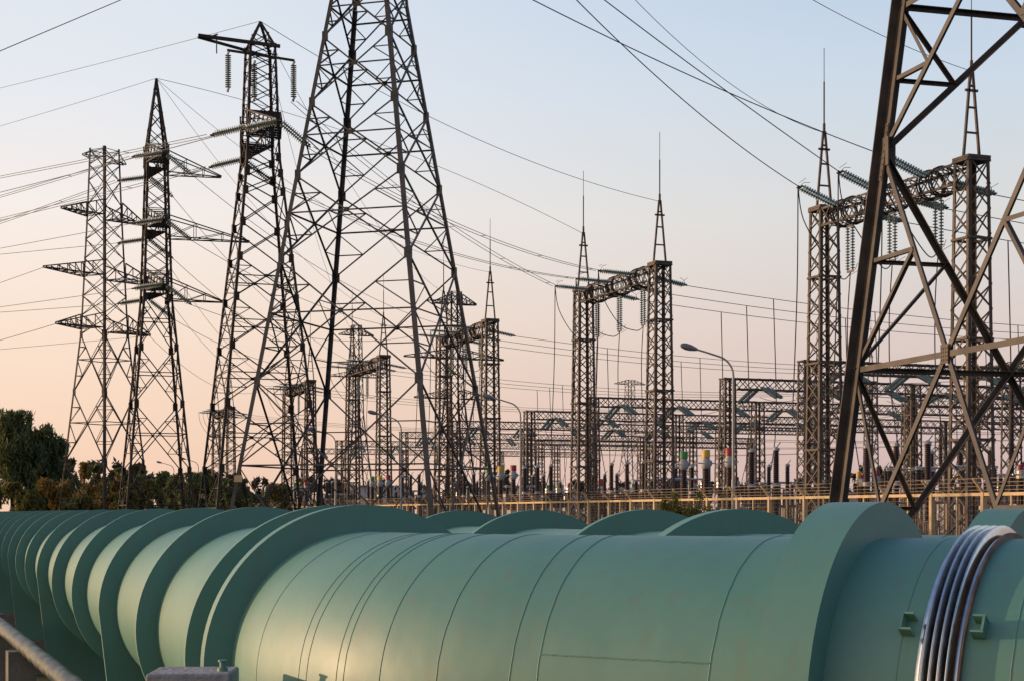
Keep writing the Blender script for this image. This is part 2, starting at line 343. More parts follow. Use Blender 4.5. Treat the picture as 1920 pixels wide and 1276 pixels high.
def pipeline(off, z, label, rings, welds, clips, cshift=0.0, first_saddle=0):
    f, l0, larc = path(off); lA = l0 + larc
    root = empty('heating_pipeline', frame(f, lA)[0]); inv = Matrix.Translation(-root.location)
    tag(root, label, 'pipeline', 'large green pipelines')
    def part(mb, name, m, sm=True, parent=root, ang=35):
        mb.v = [tuple(inv @ Vector(v)) for v in mb.v]
        o = mb.build(name, m, root)
        if parent is not root: o.parent = parent
        if sm: autosmooth(o, ang)
        return o
    b0 = -cshift
    mb = MB()                                   # main shell left of the bellows
    ss = [-0.25 + b0] + [x * l0 / 6 for x in range(0, 7)] + [l0 + larc * i / 40 for i in range(1, 41)] + [lA + 2.0 * i for i in range(1, 52)]
    sweep(mb, f, ss, PR, z); part(mb, 'pipe_shell', M['pipe'])
    mb = MB(); sweep(mb, f, [-4.5, -3.0, -1.5, -0.352 + b0], PR, z); part(mb, 'pipe_shell', M['pipe'])
    for i, s in enumerate(rings):
        mb = MB(); sad = (i % 3 == first_saddle)
        plate_ring(mb, f, lA + s, 0.075 if i == 0 else 0.042, z, sad); part(mb, 'flange_ring', M['pipe'])
        if sad:
            p, t, nn = frame(f, lA + s); mb = MB(); rz = math.atan2(t.y, t.x)
            mb.box(p + EZ * (GZ + 0.20), 0.5, 1.25, 0.436, rz); part(mb, 'concrete_plinth', M['concrete2'], False)
    # box collar
    mb = MB(); plate_ring(mb, f, 0.074 + b0, 0.147, z, False); part(mb, 'box_collar', M['pipe'])
    mb = MB(); p, t, nn = frame(f, 0.074 + b0); a = R(13) 
    for sgn in (-0.069, 0.069): pass
    q = p + EZ * z + nn * math.cos(a) * (RR + 0.001) + EZ * math.sin(a) * (RR + 0.001)
    pts = [q + t * (-0.072 + 0.006 * i) + EZ * random.uniform(-0.0015, 0.0015) for i in range(25)]
    mb.tube(pts, 0.0024, 5); part(mb, 'weld_seam', M['pipe'])
    # metal bellows
    mb = MB(); prof = []
    s0 = -0.25 + b0; n_c = 4; pitch = 0.021
    def br(s):
        x = (s0 - s) / pitch
        if x <= 0 or x >= n_c: return PR + 0.004
        return PR + 0.002 + 0.034 * (abs(math.sin(math.pi * x)) ** 1.1)
    ss = [s0 + 0.012] + [s0 - pitch * n_c * i / 64 for i in range(65)] + [s0 - pitch * n_c - 0.012]
    sweep(mb, f, ss, br, z, 128); part(mb, 'metal_bellows', M['chrome'], True, root, 80)
    mb = MB(); plate_ring(mb, f, s0 - pitch * n_c - 0.015, 0.006, z, False, rout=PR + 0.016); part(mb, 'end_band', M['rustring'])
    for s in welds:
        part(weld(f, s, z), 'weld_seam', M['pipe'])
    if clips:
        # lengthwise weld
        mb = MB(); pts = []
        for i in range(60):
            s = 0.322 + (0.848 - 0.322) * i / 59; p, t, nn = frame(f, s); a = R(19.5)
            pts.append(p + EZ * z + nn * math.cos(a) * (PR + 0.0005) + EZ * (math.sin(a) * (PR + 0.0005) + random.uniform(-0.0012, 0.0012)))
        mb.tube(pts, 0.002, 5); part(mb, 'weld_seam', M['pipe'])
        for s in (-0.205, -0.385):                # channel clips either side of the bellows
            mb = MB(); p, t, nn = frame(f, s); a = R(34); rad = nn * math.cos(a) + EZ * math.sin(a); tan = EZ * math.cos(a) - nn * math.sin(a)
            c = p + EZ * z + rad * PR
            sw = 1 if s > -0.3 else -1
            mb.bar(c + t * sw * 0.012 - rad * 0.006, c + t * sw * 0.012 + rad * 0.036, 0.042, 0.006, t)
            for sg in (-1, 1): mb.bar(c + tan * sg * 0.0225 - rad * 0.006, c + tan * sg * 0.0225 + rad * 0.036, 0.032, 0.006, tan)
            part(mb, 'guide_clip', M['pipe'], False)
    return f, lA
rs1 = [0.09, 0.52, 2.1, 3.9, 5.8, 7.75] + [7.75 + 1.95 * i for i in range(1, 22)]
f1, lA1 = pipeline(0.0, PZ, 'big green pipe in front with steel bellows and stacked flange rings', rs1,
                   [-0.19, -0.47, 0.32, 0.85, 0.94, 1.155, 1.34, 1.475, 1.505, 1.64, 1.68, 1.95], True)
rs2 = [0.12, 1.0, 2.45, 3.75] + [3.75 + 1.95 * i for i in range(1, 24)]
f2, lA2 = pipeline(1.60, PZ - 0.015, 'second green pipe behind, only its flange ring tops showing', rs2, [0.3, 0.95, 1.1, 1.25], False, cshift=0.0)

# concrete pier beside the bend, with its bolt
pier = empty('concrete_pier', (-1.035, 5.2, GZ)); tag(pier, 'pale concrete pier top with green bolt beside the pipe bend', 'pier')
mb = MB(); rz = math.atan2(D1.y, D1.x)
mb.box((0, 0, (1.238 - GZ) / 2), 0.265, 0.25, 1.238 - GZ, 0.05); o = mb.build('pier_block', M['concrete'], pier)
bv = o.modifiers.new('bevel', 'BEVEL'); bv.width = 0.008; bv.segments = 2
mb = MB(); mb.lathe([(0.017, 0), (0.017, 0.012), (0.010, 0.012), (0.010, 0.030), (0.015, 0.030), (0.015, 0.036), (0.0, 0.036)], 10)
autosmooth(mb.build('anchor_bolt', M['pipe'], pier, loc=(0.10, -0.03, 1.238 - GZ)))

# small clad pipe at lower left
sp = empty('clad_pipe', (-4.8, 15, 0)); tag(sp, 'thin grey pipe in dented sheet cladding beside the big green pipe', 'pipe')
mb = MB(); pa = at(150, 1296, 9.7); pb = at(-4, 1168, 15.2); pc = pb + Vector((-0.9, 1.5, 0.02)); pd = pc + Vector((-2.5, 3.2, 0.0))
pts = []; na = (pb - pa)
seq = [pa - na * 0.6] + [pa + na * (i / 60) for i in range(61)] + [pc, pd]
seq2 = [pa + na * (i / 160) for i in range(-60, 161)] + [pc, pd]
from mathutils import noise
mb.tube(seq2, 0.062, 28)
for q in range(len(seq2) - 2):
    c = seq2[q]
    for k in range(28):
        v = Vector(mb.v[q * 28 + k]); d = (v - c); a = 2 * math.pi * k / 28
        h = 0.55 * noise.noise((q * 0.16, math.cos(a) * 1.3, math.sin(a) * 1.3)) + 0.45 * abs(math.sin(q * 0.235 + 0.8 * math.sin(a + q * 0.03)))
        mb.v[q * 28 + k] = tuple(c + d * (1 + 0.15 * h))
mb.v = [tuple(Vector(v) - Vector((-4.8, 15, 0))) for v in mb.v]; autosmooth(mb.build('cladding', M['clad'], sp), 60)
for k in (0.12, 0.62, 0.97):
    q = pa + na * k; mb = MB(); mb.box((q.x + 4.8, q.y - 15, (q.z - 0.065 + GZ) / 2), 0.22, 0.22, q.z - 0.065 - GZ, 0.4); mb.build('concrete_foot', M['concrete2'], sp)

# ------------------------------------------------------------------ lattice towers
def interp(prof, z):
    for (z0, a), (z1, b) in zip(prof, prof[1:]):
        if z <= z1: return a + (b - a) * (z - z0) / (z1 - z0)
    return prof[-1][1]
def lattice_tower(name, label, cx, cy, rz, prof, nodes, legw, brw, m, cat='pylon', group=None, rich=0, plates=True, bolts=False, cross=False, legtop=0.8):
    brw_ = brw
    root = empty(name, (cx, cy, 0), rz); tag(root, label, cat, group)
    hw = lambda z: interp(prof, z)
    cs = [(-1, -1), (1, -1), (1, 1), (-1, 1)]
    P = lambda i, z: Vector((cs[i % 4][0] * hw(z), cs[i % 4][1] * hw(z), z))
    zs = sorted(set([p[0] for p in prof] + [nodes[0], nodes[-1]])); zs = [z for z in zs if nodes[0] <= z <= nodes[-1]]
    for i in range(4):
        mb = MB()
        for zi, (z0, z1) in enumerate(zip(zs, zs[1:])):
            wl = legw * (legtop if zi else 1.0)
            mb.angle(P(i, z0), P(i, z1), wl, wl * 0.12, (-cs[i][0], 0, 0), (0, -cs[i][1], 0))
            if cross:                                # built-up leg: second angle back to back, star section
                mb.angle(P(i, z0), P(i, z1), wl * 0.8, wl * 0.12, (cs[i][0], 0, 0), (0, cs[i][1], 0))
        if bolts:
            for zn in nodes[1:-1]:
                # splice cover plates with bolt rows either side of the node
                for dd in ((-cs[i][0], 0, 0), (0, -cs[i][1], 0)):
                    dd = Vector(dd); other = Vector((0, -cs[i][1], 0)) if dd.x else Vector((-cs[i][0], 0, 0))
                    p, q = P(i, zn - legw * 2.6), P(i, zn + legw * 2.6); o_ = -other * legw * 0.06
                    mb.bar(p + dd * legw * 0.5 + o_ * 0.5, q + dd * legw * 0.5 + o_ * 0.5, legw * 0.86, legw * 0.08, other)
                    for b in range(9):
                        for s_ in (0.28, 0.72):
                            c = p + (q - p) * ((b + 0.5) / 9) + dd * legw * s_ - other * legw * 0.10
                            mb.bar(c - other * legw * 0.05, c + other * legw * 0.03, legw * 0.11, legw * 0.11)
        mb.build('leg', m, root)
    for fc in range(4):
        brw = brw_
        a, b = fc, (fc + 1) % 4
        mid = (P(a, 5) + P(b, 5)) / 2; inw = Vector((-mid.x, -mid.y, 0)).normalized(); e = (P(b, 0) - P(a, 0)).normalized()
        mb = MB(); pm = MB()
        def br(p, q, wd=None):
            wd = wd or brw
            d = (q - p).normalized(); perp = inw.cross(d)
            off = inw * (legw * 0.13)
            mb.angle(p + off - perp * wd / 2, q + off - perp * wd / 2, wd, wd * 0.14, perp, inw)
        for j, (z0, z1) in enumerate(zip(nodes, nodes[1:])):
            upper = len(prof) > 2 and z0 >= prof[min(2, len(prof) - 2)][0] - 0.3; brw = brw_ * (0.8 if upper else 1.0); lw = legw * (legtop if upper else 1.0)
            A0, B0, A1, B1 = P(a, z0), P(b, z0), P(a, z1), P(b, z1)
            br(A0, B1)
            mb_save = mb
            # second diagonal sits one flange inside the first
            d = (A1 - B0).normalized(); perp = inw.cross(d); off = inw * (legw * 0.13 + brw * 0.16)
            mb.angle(B0 + off - perp * brw / 2, A1 + off - perp * brw / 2, brw, brw * 0.14, perp, inw)
            w0 = 2 * hw(z0); w1 = 2 * hw(z1); fr = w0 / (w0 + w1); zc = z0 + (z1 - z0) * fr; X = (P(a, zc) + P(b, zc)) / 2
            big = rich and (z1 - z0) > rich
            if big:
                br(P(a, zc), P(b, zc), brw * 0.95)
                for (leg, Q0, Q1) in ((a, A0, A1), (b, B0, B1)):
                    for Q in (Q0, Q1):
                        Mi = (Q + X) / 2; Lh = P(leg, Mi.z); br(Mi, Lh, brw * 0.7); br(Mi, P(leg, zc), brw * 0.7)
                if plates:
                    s = brw * 1.5
                    c = X + inw * legw * 0.02
                    pm.bar(c - EZ * s, c + EZ * s, s * 1.5, brw * 0.12, inw)
                    if bolts:
                        for bx in (-0.5, -0.17, 0.17, 0.5):
                            for bz in (-0.6, -0.2, 0.2, 0.6):
                                cc = c + e * (bx * s * 1.1) + EZ * (bz * s) - inw * 0.012
                                pm.bar(cc, cc + inw * 0.02, 0.03, 0.03)
            elif plates and hw(z1) > 0.3:
                s = brw * 0.9; c = X + inw * legw * 0.02; pm.bar(c - EZ * s, c + EZ * s, s * 1.6, brw * 0.1, inw)
            if plates and hw(z1) > 0.3:
                for (leg, sg) in ((a, 1), (b, -1)):
                    s = min(lw * (1.0 if upper else 1.3), hw(z1) * 0.25, 0.215); c = P(leg, z1) + e * sg * (s * 0.55) + inw * lw * 0.02
                    pm.bar(c - EZ * s, c + EZ * s, s * 1.2, s * 0.1, inw)
        br(P(a, nodes[-1]), P(b, nodes[-1]))
        mb.add(pm.v, pm.f)
        mb.build('face_bracing', m, root)
    return root, hw
def crossarm(root, name, m, d, z, length, rw, depth, n, th, hroot, rise=0.0, dense=0):
    """lattice arm in the tower's own frame; d = unit direction, rw = half-width at the root"""
    mb = MB(); d = Vector((d[0], d[1], 0)).normalized(); s = Vector((-d.y, d.x, 0))
    r0 = d * hroot; tip = d * (hroot + length) + EZ * (z + rise)
    A = [r0 + s * rw + EZ * z, r0 - s * rw + EZ * z]; T = [r0 + s * rw + EZ * (z + depth), r0 - s * rw + EZ * (z + depth)]
    tipw = s * min(0.12, rw * 0.3)
    for k, sg in ((0, 1), (1, -1)):
        mb.bar(A[k], tip + tipw * sg, th); mb.bar(T[k], tip + tipw * sg + EZ * th, th)
    for i in range(n):
        t0 = i / n; t1 = (i + 1) / n
        L_ = lambda q, k, t: q[k] + (tip + tipw * (1 if k == 0 else -1) - q[k]) * t
        mb.bar(L_(A, 0, t0), L_(A, 1, t0), th * 0.6)
        mb.bar(L_(A, 0, t0), L_(A, 1, t1), th * 0.6)
        if dense: mb.bar(L_(T, 0, t0), L_(T, 1, t0), th * 0.6); mb.bar(L_(A, 0, t0 + 0.5 / n), L_(A, 1, t0 + 0.5 / n), th * 0.6)
        for k in (0, 1):
            mb.bar(L_(A, k, t0), L_(T, k, t0), th * 0.6)
            mb.bar(L_(A, k, t0), L_(T, k, t1), th * 0.6)
    mb.build(name, m, root)
    return root.matrix_basis @ tip

# T0: close pylon base on the right
rz0 = math.atan2(0.266, 0.963); c0 = (8.49, 22.7)
K0 = lambda z: 2.6475 * (1 - 0.0345 * (z - 3.88))
nod0 = [-0.3, 7.2, 11.2, 14.2, 16.8, 19.0]
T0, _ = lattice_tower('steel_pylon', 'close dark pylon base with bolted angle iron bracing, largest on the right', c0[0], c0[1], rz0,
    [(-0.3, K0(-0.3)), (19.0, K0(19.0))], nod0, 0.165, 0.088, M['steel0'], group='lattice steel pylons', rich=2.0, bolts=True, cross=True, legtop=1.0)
# T1: tall middle pylon
D_T1 = 54.0; c1 = at(694, 960, D_T1); rz1 = R(-17)
prof1 = [(-0.3, 3.79), (19.05, 1.0), (24.0, 0.72), (31, 0.1)]
nod1 = [-0.3, 6.0, 10.05, 12.85, 15.3, 17.55, 19.4, 21.0, 22.6, 24.0, 25.6, 27.2, 29, 31]
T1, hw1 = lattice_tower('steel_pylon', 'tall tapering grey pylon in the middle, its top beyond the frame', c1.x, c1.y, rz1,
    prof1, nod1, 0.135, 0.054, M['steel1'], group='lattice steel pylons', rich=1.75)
bpy.context.view_layer.update()
t1tips = [crossarm(T1, 'crossarm', M['steel1'], d, 23.0, 2.0, 0.6, 1.0, 5, 0.09, 0.6) for d in ((1, 0), (-1, 0), (0, -1))]
t1top = Vector((c1.x, c1.y, 31.0))
# T2: pointed anchor pylon
D_T2 = 80.0; c2 = at(488, 960, D_T2); rzU = math.atan2(V.y, V.x)
zz = lambda y, D: CZ + (H0 - y) / F * D
prof2 = [(-0.3, 2.95), (zz(950, 80), 2.66), (zz(300, 80), 0.86), (zz(90, 80), 0.67), (zz(40, 80), 0.04)]
nod2 = [-0.3] + [zz(y, 80) for y in (880, 760, 655, 565, 490, 425, 365, 330, 300, 262, 228, 196, 165, 135, 110, 90, 66, 42)]
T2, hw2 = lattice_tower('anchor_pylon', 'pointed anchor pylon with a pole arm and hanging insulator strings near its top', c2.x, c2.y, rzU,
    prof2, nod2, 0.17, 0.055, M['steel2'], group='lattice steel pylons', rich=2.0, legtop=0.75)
bpy.context.view_layer.update()
t2n = crossarm(T2, 'crossarm', M['steel2'], (0, -1), 20.3, 3.6, 0.85, 1.3, 7, 0.075, 0.8, dense=1)
t2f = crossarm(T2, 'crossarm', M['steel2'], (0, 1), 20.3, 3.6, 0.85, 1.3, 7, 0.075, 0.8, dense=1)
mb = MB(); zb = zz(88, 80)
mb.bar((-3.2, -0.7, zb + 0.04), (0.85, -0.7, zb - 0.08), 0.13, 0.16); mb.bar((-3.2, -0.62, zb - 0.02), (0.85, 0.7, zb - 0.3), 0.11, 0.12); mb.bar((-2.3, -0.68, zb), (-2.3, -0.68, zb - 0.75), 0.05)
mb.bar((-2.55, -0.68, zb + 0.05), (-2.25, -0.68, zb + 0.2), 0.07)
mb.build('pole_arm', M['steel2'], T2)
mb = MB(); zb2 = zz(106, 80); mb.bar((-1.75, -0.5, zb2), (1.62, -0.5, zb2 - 0.18), 0.09, 0.11); mb.build('pole_arm', M['steel2'], T2)
t2top = Vector((c2.x, c2.y, zz(40, 80)))
t2pl = T2.matrix_basis @ Vector((-1.70, -0.5, zb2 - 0.05)); t2pr = T2.matrix_basis @ Vector((1.58, -0.5, zb2 - 0.23))
# T3: needle-topped anchor pylon
D_T3 = 95.0; c3 = at(293, 960, D_T3)
prof3 = [(-0.3, 2.2), (zz(955, 95), 2.0), (zz(560, 95), 0.86), (zz(275, 95), 0.60), (zz(147, 95), 0.06)]
nod3 = [-0.3] + [zz(y, 95) for y in (882, 759, 654, 560, 528, 494, 460, 425, 392, 360, 330, 302, 275, 245, 214, 190, 168, 149)]
T3, hw3 = lattice_tower('anchor_pylon', 'slim anchor pylon with a needle top and three stacked crossarm levels', c3.x, c3.y, rzU,
    prof3, nod3, 0.22, 0.058, M['steel2'], group='lattice steel pylons', rich=2.2, legtop=0.6)
bpy.context.view_layer.update()
t3n = []; t3f = []; t3r = []
for y, ln in ((310, 3.2), (430, 4.9), (547, 3.3)):
    z = zz(y, 95)
    t3n.append(crossarm(T3, 'crossarm', M['steel2'], (0, -1), z, 2.9, 0.66, 1.15, 6, 0.07, 0.62, dense=1))
    t3f.append(crossarm(T3, 'crossarm', M['steel2'], (0, 1), z, 2.9, 0.66, 1.15, 6, 0.07, 0.62, dense=1))
    t3r.append(crossarm(T3, 'crossarm', M['steel2'], (1, 0), z - 0.45, ln, 0.6, 1.25, 3, 0.06, 0.65))
t3top = Vector((c3.x, c3.y, zz(147, 95)))
# T4: leftmost pylon
D_T4 = 110.0; c4 = at(196, 960, D_T4); rz4 = R(59)
prof4 = [(-0.3, 2.35), (zz(955, 110), 2.17), (zz(620, 110), 1.13), (zz(400, 110), 0.84), (zz(283, 110), 0.72)]
nod4 = [-0.3] + [zz(y, 110) for y in (866, 735, 628, 592, 556, 522, 486, 450, 418, 386, 340, 310, 283)]
T4, hw4 = lattice_tower('suspension_pylon', 'leftmost pylon with flat top and wide lattice arms both sides, beside dark trees', c4.x, c4.y, rz4,
    prof4, nod4, 0.24, 0.062, M['steel2'], group='lattice steel pylons', rich=2.2, legtop=0.6)
bpy.context.view_layer.update()
t4l = []; t4r = []
for y, ln in ((300, 1.2), (407, 3.0), (520, 4.4), (618, 3.2)):
    z = zz(y, 110); hr = interp(prof4, z)
    t4l.append(crossarm(T4, 'crossarm', M['steel2'], (-1, 0), z, ln, hr if ln > 2 else 0.6, 1.0 if ln > 2 else 0.55, 5 if ln > 2 else 2, 0.075 if ln > 2 else 0.05, hr))
    t4r.append(crossarm(T4, 'crossarm', M['steel2'], (1, 0), z, ln, hr if ln > 2 else 0.6, 1.0 if ln > 2 else 0.55, 5 if ln > 2 else 2, 0.075 if ln > 2 else 0.05, hr))
# far pylons
def far_pylon(px, ytop, D, base, label, arms):
    c = at(px, 960, D); zt = zz(ytop, D)
    r, h = lattice_tower('suspension_pylon', label, c.x, c.y, R(25), [(-0.3, base), (zt * 0.55, base * 0.38), (zt, base * 0.28)],
        [-0.3] + [zt * k for k in (0.16, 0.3, 0.43, 0.55, 0.63, 0.71, 0.79, 0.87, 0.94, 1.0)], 0.20, 0.10, M['steel2'], group='lattice steel pylons', plates=False)
    for zf, ln in arms:
        for d in (1, -1): crossarm(r, 'crossarm', M['steel2'], (d, 0), zt * zf, ln, base * 0.3, 1.0, 4, 0.10, base * 0.3)
    return r
far_pylon(852, 548, 175, 2.3, 'distant pylon behind the third gantry, its arms above the gantry beam', ((0.95, 1.9), (0.72, 5.2), (0.55, 4.0)))
far_pylon(1181, 712, 420, 3.4, 'tiny distant pylon between the two columns of the gantry by the street lamp', ((0.97, 3.6), (0.8, 5.5), (0.62, 4.4)))
far_pylon(668, 610, 260, 2.6, 'distant pylon behind the fourth gantry seen through the middle pylon', ((0.95, 2.2), (0.74, 4.0)))

# ------------------------------------------------------------------ gantries
def zig(mb, p0, p1, q0, q1, n, th, up=None, x=True):
    for i in range(n):
        a, b = i / n, (i + 1) / n
        P_ = lambda t: p0 + (p1 - p0) * t
        Q_ = lambda t: q0 + (q1 - q0) * t
        mb.bar(P_(a), Q_(b), th, th * 0.5, up)
        if x: mb.bar(Q_(a), P_(b), th, th * 0.5, up)
def lattice_column(H, w0, w1, n, ch, brc, taper_top=None):
    mb = MB(); z0 = GZ
    c0_ = [Vector((x * w0 / 2, y * w0 / 2, z0)) for x, y in ((-1, -1), (1, -1), (1, 1), (-1, 1))]
    c1_ = [Vector((x * w1 / 2, y * w1 / 2, H)) for x, y in ((-1, -1), (1, -1), (1, 1), (-1, 1))]
    sg = ((-1, -1), (1, -1), (1, 1), (-1, 1))
    for i in range(4): mb.angle(c0_[i], c1_[i], ch, ch * 0.14, (-sg[i][0], 0, 0), (0, -sg[i][1], 0))
    for i in range(4):
        j = (i + 1) % 4; nrm = ((c0_[i] + c0_[j]) / 2); nrm.z = 0
        zig(mb, c0_[i], c1_[i], c0_[j], c1_[j], n, brc, nrm)
        for t in (0.3, 0.55, 0.8, 0.995):
            mb.bar(c0_[i] + (c1_[i] - c0_[i]) * t, c0_[j] + (c1_[j] - c0_[j]) * t, ch * 0.9, ch * 0.6)
    return mb
def truss(Lx, wd, hd, n, ch, brc):
    """box truss along +x from 0 to Lx, centred on y=0,z=0"""
    mb = MB(); cs_ = [(-wd / 2, -hd / 2), (wd / 2, -hd / 2), (wd / 2, hd / 2), (-wd / 2, hd / 2)]
    for i, (y, z) in enumerate(cs_):
        mb.angle(Vector((0, y, z)), Vector((Lx, y, z)), ch, ch * 0.14, (0, -y, 0), (0, 0, -z))
    for i in range(4):
        j = (i + 1) % 4
        zig(mb, Vector((0, *cs_[i])), Vector((Lx, *cs_[i])), Vector((0, *cs_[j])), Vector((Lx, *cs_[j])), n, brc, Vector((0, cs_[i][0] + cs_[j][0], cs_[i][1] + cs_[j][1])), x=True)
    return mb
PH = (2.4, 6.0, 9.6); GW = 12.0; GH = 17.0
gan = empty('line_gantry', (GO.x, GO.y, 0), math.atan2(U.y, U.x))
colm = lattice_column(GH, 1.5, 1.08, 16, 0.165, 0.066).mesh('column', M['gantry'])
for x in (0, GW):
    o = bpy.data.objects.new('column', colm); col.objects.link(o); o.parent = gan; o.location = (x, 0, 0)
    mb = MB()
    for s in (-1, 1):
        mb.bar((0, s * 0.42, GH), (0, s * 0.05, GH + 3.9), 0.10)
    for t in (0.3, 0.58, 0.82): mb.bar((0, -0.42 + 0.37 * t, GH + 3.9 * t), (0, 0.42 - 0.37 * t, GH + 3.9 * t), 0.08)
    mb.bar((0, -0.32, GH + 3.0), (0, 0.32, GH + 3.0), 0.10); mb.box((0, 0, GH + 0.05), 1.16, 1.16, 0.12)
    mb.tube([(0, 0, GH + 3.8), (0, 0, GH + 4.3)], 0.07, 6)
    sp_ = mb.build('peak_frame', M['gantry'], gan, loc=(x, 0, 0))
    mb = MB(); mb.tube([(0, 0, GH + 4.2), (0, 0, GH + 6.4)], 0.038, 6); mb.tube([(0, 0, GH + 6.35), (0, 0, GH + 8.1)], 0.018, 6)
    r_ = mb.build('lightning_rod', M['gantry'], sp_)
mb = truss(GW - 1.3, 1.1, 0.95, 13, 0.11, 0.06); mb.build('beam', M['gantry'], gan, loc=(0.65, 0, GH - 0.55))
for x in PH:
    mb = MB()
    for dx in (-0.45, 0.45):
        pts = [(dx, 0.72 * math.cos(a), 0.66 * math.sin(a)) for a in [2 * math.pi * i / 14 for i in range(15)]]
        mb.tube(pts, 0.05, 5)
        pts = [(dx + 0.16, 0.74 * math.cos(a), 0.68 * math.sin(a)) for a in [2 * math.pi * i / 14 for i in range(15)]]
        mb.tube(pts, 0.04, 5)
    mb.build('attachment_frame', M['steel2'], gan, loc=(x, 0, GH - 0.55))
GLAB = ['nearest lattice gantry with tall spikes, half hidden by the close pylon base',
        'lattice gantry with two spikes standing above the nearest curved street lamp',
        'lattice gantry just right of the tall middle pylon, third in the row',
        'small lattice gantry seen between the legs of the middle pylon',
        'smaller lattice gantry between the middle pylon and the pointed anchor pylon',
        'tiniest lattice gantry, seen through the legs of the pointed anchor pylon']
GSH = ['nearest gantry', 'gantry above the near street lamp', 'gantry right of the middle pylon', 'gantry between the middle pylon legs', 'fifth gantry in the row', 'farthest gantry in the row']
TB = [0, 31, 62, 93, 124, 174]
tag(gan, GLAB[0], 'gantry', 'line gantries in a receding row')
for k in range(1, 6):
    p = gp(TB[k], 0); dup(gan, (p.x, p.y, 0), None, GLAB[k])

# ------------------------------------------------------------------ insulator strings
def chain(n, pitch, r, gap, seg=9):
    """one disc chain along +x starting at 0"""
    mb = MB(); m4 = Matrix.Rotation(R(90), 4, 'Y')
    for i in range(n):
        x = gap + i * pitch
        mb.lathe([(0.03, x), (r * 0.55, x + pitch * 0.18), (r, x + pitch * 0.40), (r * 0.96, x + pitch * 0.50), (0.045, x + pitch * 0.62), (0.03, x + pitch)], seg, m4)
    return mb
LS = 2.45
def make_string(name, gm, horn, simple=False, r=0.128, n=15, double=True, Ls=LS):
    pitch = (Ls - 0.35) / n
    if simple:
        mb = MB()
        for y in ((-0.22, 0.22) if double else (0,)):
            c = chain(n, pitch, r, 0.15, 6); mb.add([Vector(v) + EY * y for v in c.v], c.f)
        o = mb.build(name, gm); return o
    root = empty(name)
    ys = (-0.22, 0.22) if double else (0.0,)
    for y in ys:
        c = chain(n, pitch, r, 0.17, 9); c.v = [(v[0], v[1] + y, v[2]) for v in c.v]; autosmooth(c.build('disc_chain', gm, root), 50)
    mb = MB(); mb.bar((0.10, -0.28, 0), (0.10, 0.28, 0), 0.10, 0.05); mb.bar((-0.02, 0, 0), (0.12, 0, 0), 0.06); mb.build('yoke_plate', M['fit'], root)
    mb = MB(); mb.bar((Ls - 0.12, -0.28, 0), (Ls - 0.12, 0.28, 0), 0.10, 0.05); mb.bar((Ls - 0.14, 0, 0), (Ls + 0.02, 0, 0), 0.06); mb.build('yoke_plate', M['fit'], root)
    if horn:
        mb = MB(); mb.tube([(Ls - 0.1, 0, 0), (Ls - 0.25, 0, 0.3), (Ls - 0.55, 0.0, 0.42)], 0.014, 5); mb.tube([(Ls - 0.25, -0.5, 0.38), (Ls - 0.05, 0.45, 0.34)], 0.012, 5)
        mb.build('arcing_horn', M['fit'], root)
    return root
def orient(o, p, q, roll_up=EZ):
    x = (q - p).normalized(); up = roll_up if abs(x.z) < 0.95 else Vector((0.35, -0.94, 0))
    y = up.cross(x).normalized(); z = x.cross(y)
    if abs(x.z) >= 0.95:
        y = U - x * U.dot(x); y.normalize(); z = x.cross(y)
    m = Matrix((x, y, z)).transposed().to_4x4(); m.translation = p; return m
protoA = make_string('insulator_string', M['glass'], True); protoB = make_string('insulator_string', M['glass'], False)
protoC = make_string('insulator_string', M['glassd'], False, r=0.16, n=16, double=False, Ls=2.0)   # pylons: single chains
protoD = make_string('insulator_string', M['glassd'], False, r=0.155, n=14, double=True, Ls=1.9)
used = set()
def string(proto, p, q, label, group):
    """insulator string from p toward q (fixed length); returns its far end"""
    Lp = {id(protoA): LS, id(protoB): LS, id(protoC): 2.0, id(protoD): 1.9}[id(proto)]
    if id(proto) in used: o = dup(proto)
    else: o = proto; used.add(id(proto))
    o.matrix_world = orient(o, p, q); tag(o, label, 'insulator', group)
    return p + (q - p).normalized() * Lp
WN = 0
def catpts(p, q, sag, n=28):
    return [p + (q - p) * (i / n) - EZ * (4 * sag * (i / n) * (1 - i / n)) for i in range(n + 1)]
def wire(p, q, sag, r, label, group='overhead wires', name='conductor', twin=0.0, via=None, cat='wire', n=28):
    if via is not None:
        best = None
        for k in range(0, 121):
            sg = -1 + k * 0.1
            pts = catpts(p, q, sg, 60); d = min((proj(a)[0] - via[0]) ** 2 + (proj(a)[1] - via[1]) ** 2 for a in pts if a.y > 1)
            if best is None or d < best[0]: best = (d, sg)
        sag = best[1]
    mb = MB(); pts = catpts(p, q, sag, n)
    if twin:
        d = (q - p); s = Vector((-d.y, d.x, 0)); s.normalize()
        for k in (-1, 1): mb.tube([a + s * twin * k / 2 for a in pts], r, 5)
        for i in range(3, n, 6):
            mb.tube([pts[i] - s * twin / 2, pts[i] + s * twin / 2], r * 0.9, 4)
    else: mb.tube(pts, r, 5)
    o = mb.build(name, M['wire']); tag(o, label, cat, group); return o
def lead(pts, r, label, group='down leads in the switchyard'):
    # smooth curve through points
    P_ = [Vector(p) for p in pts]; out_ = []
    for i in range(len(P_) - 1):
        a = P_[max(i - 1, 0)]; b = P_[i]; c = P_[i + 1]; d = P_[min(i + 2, len(P_) - 1)]
        for t in [j / 6 for j in range(6)]:
            out_.append(0.5 * ((2 * b) + (c - a) * t + (2 * a - 5 * b + 4 * c - d) * t * t + (3 * b - a - 3 * c + d) * t ** 3))
    out_.append(P_[-1]); mb = MB(); mb.tube(out_, r, 5); o = mb.build('down_lead', M['wire']); tag(o, label, 'wire', group); return o
ORD = ('nearest', 'middle', 'farthest')
gl_end = {}; gr_end = {}; gh_end = {}
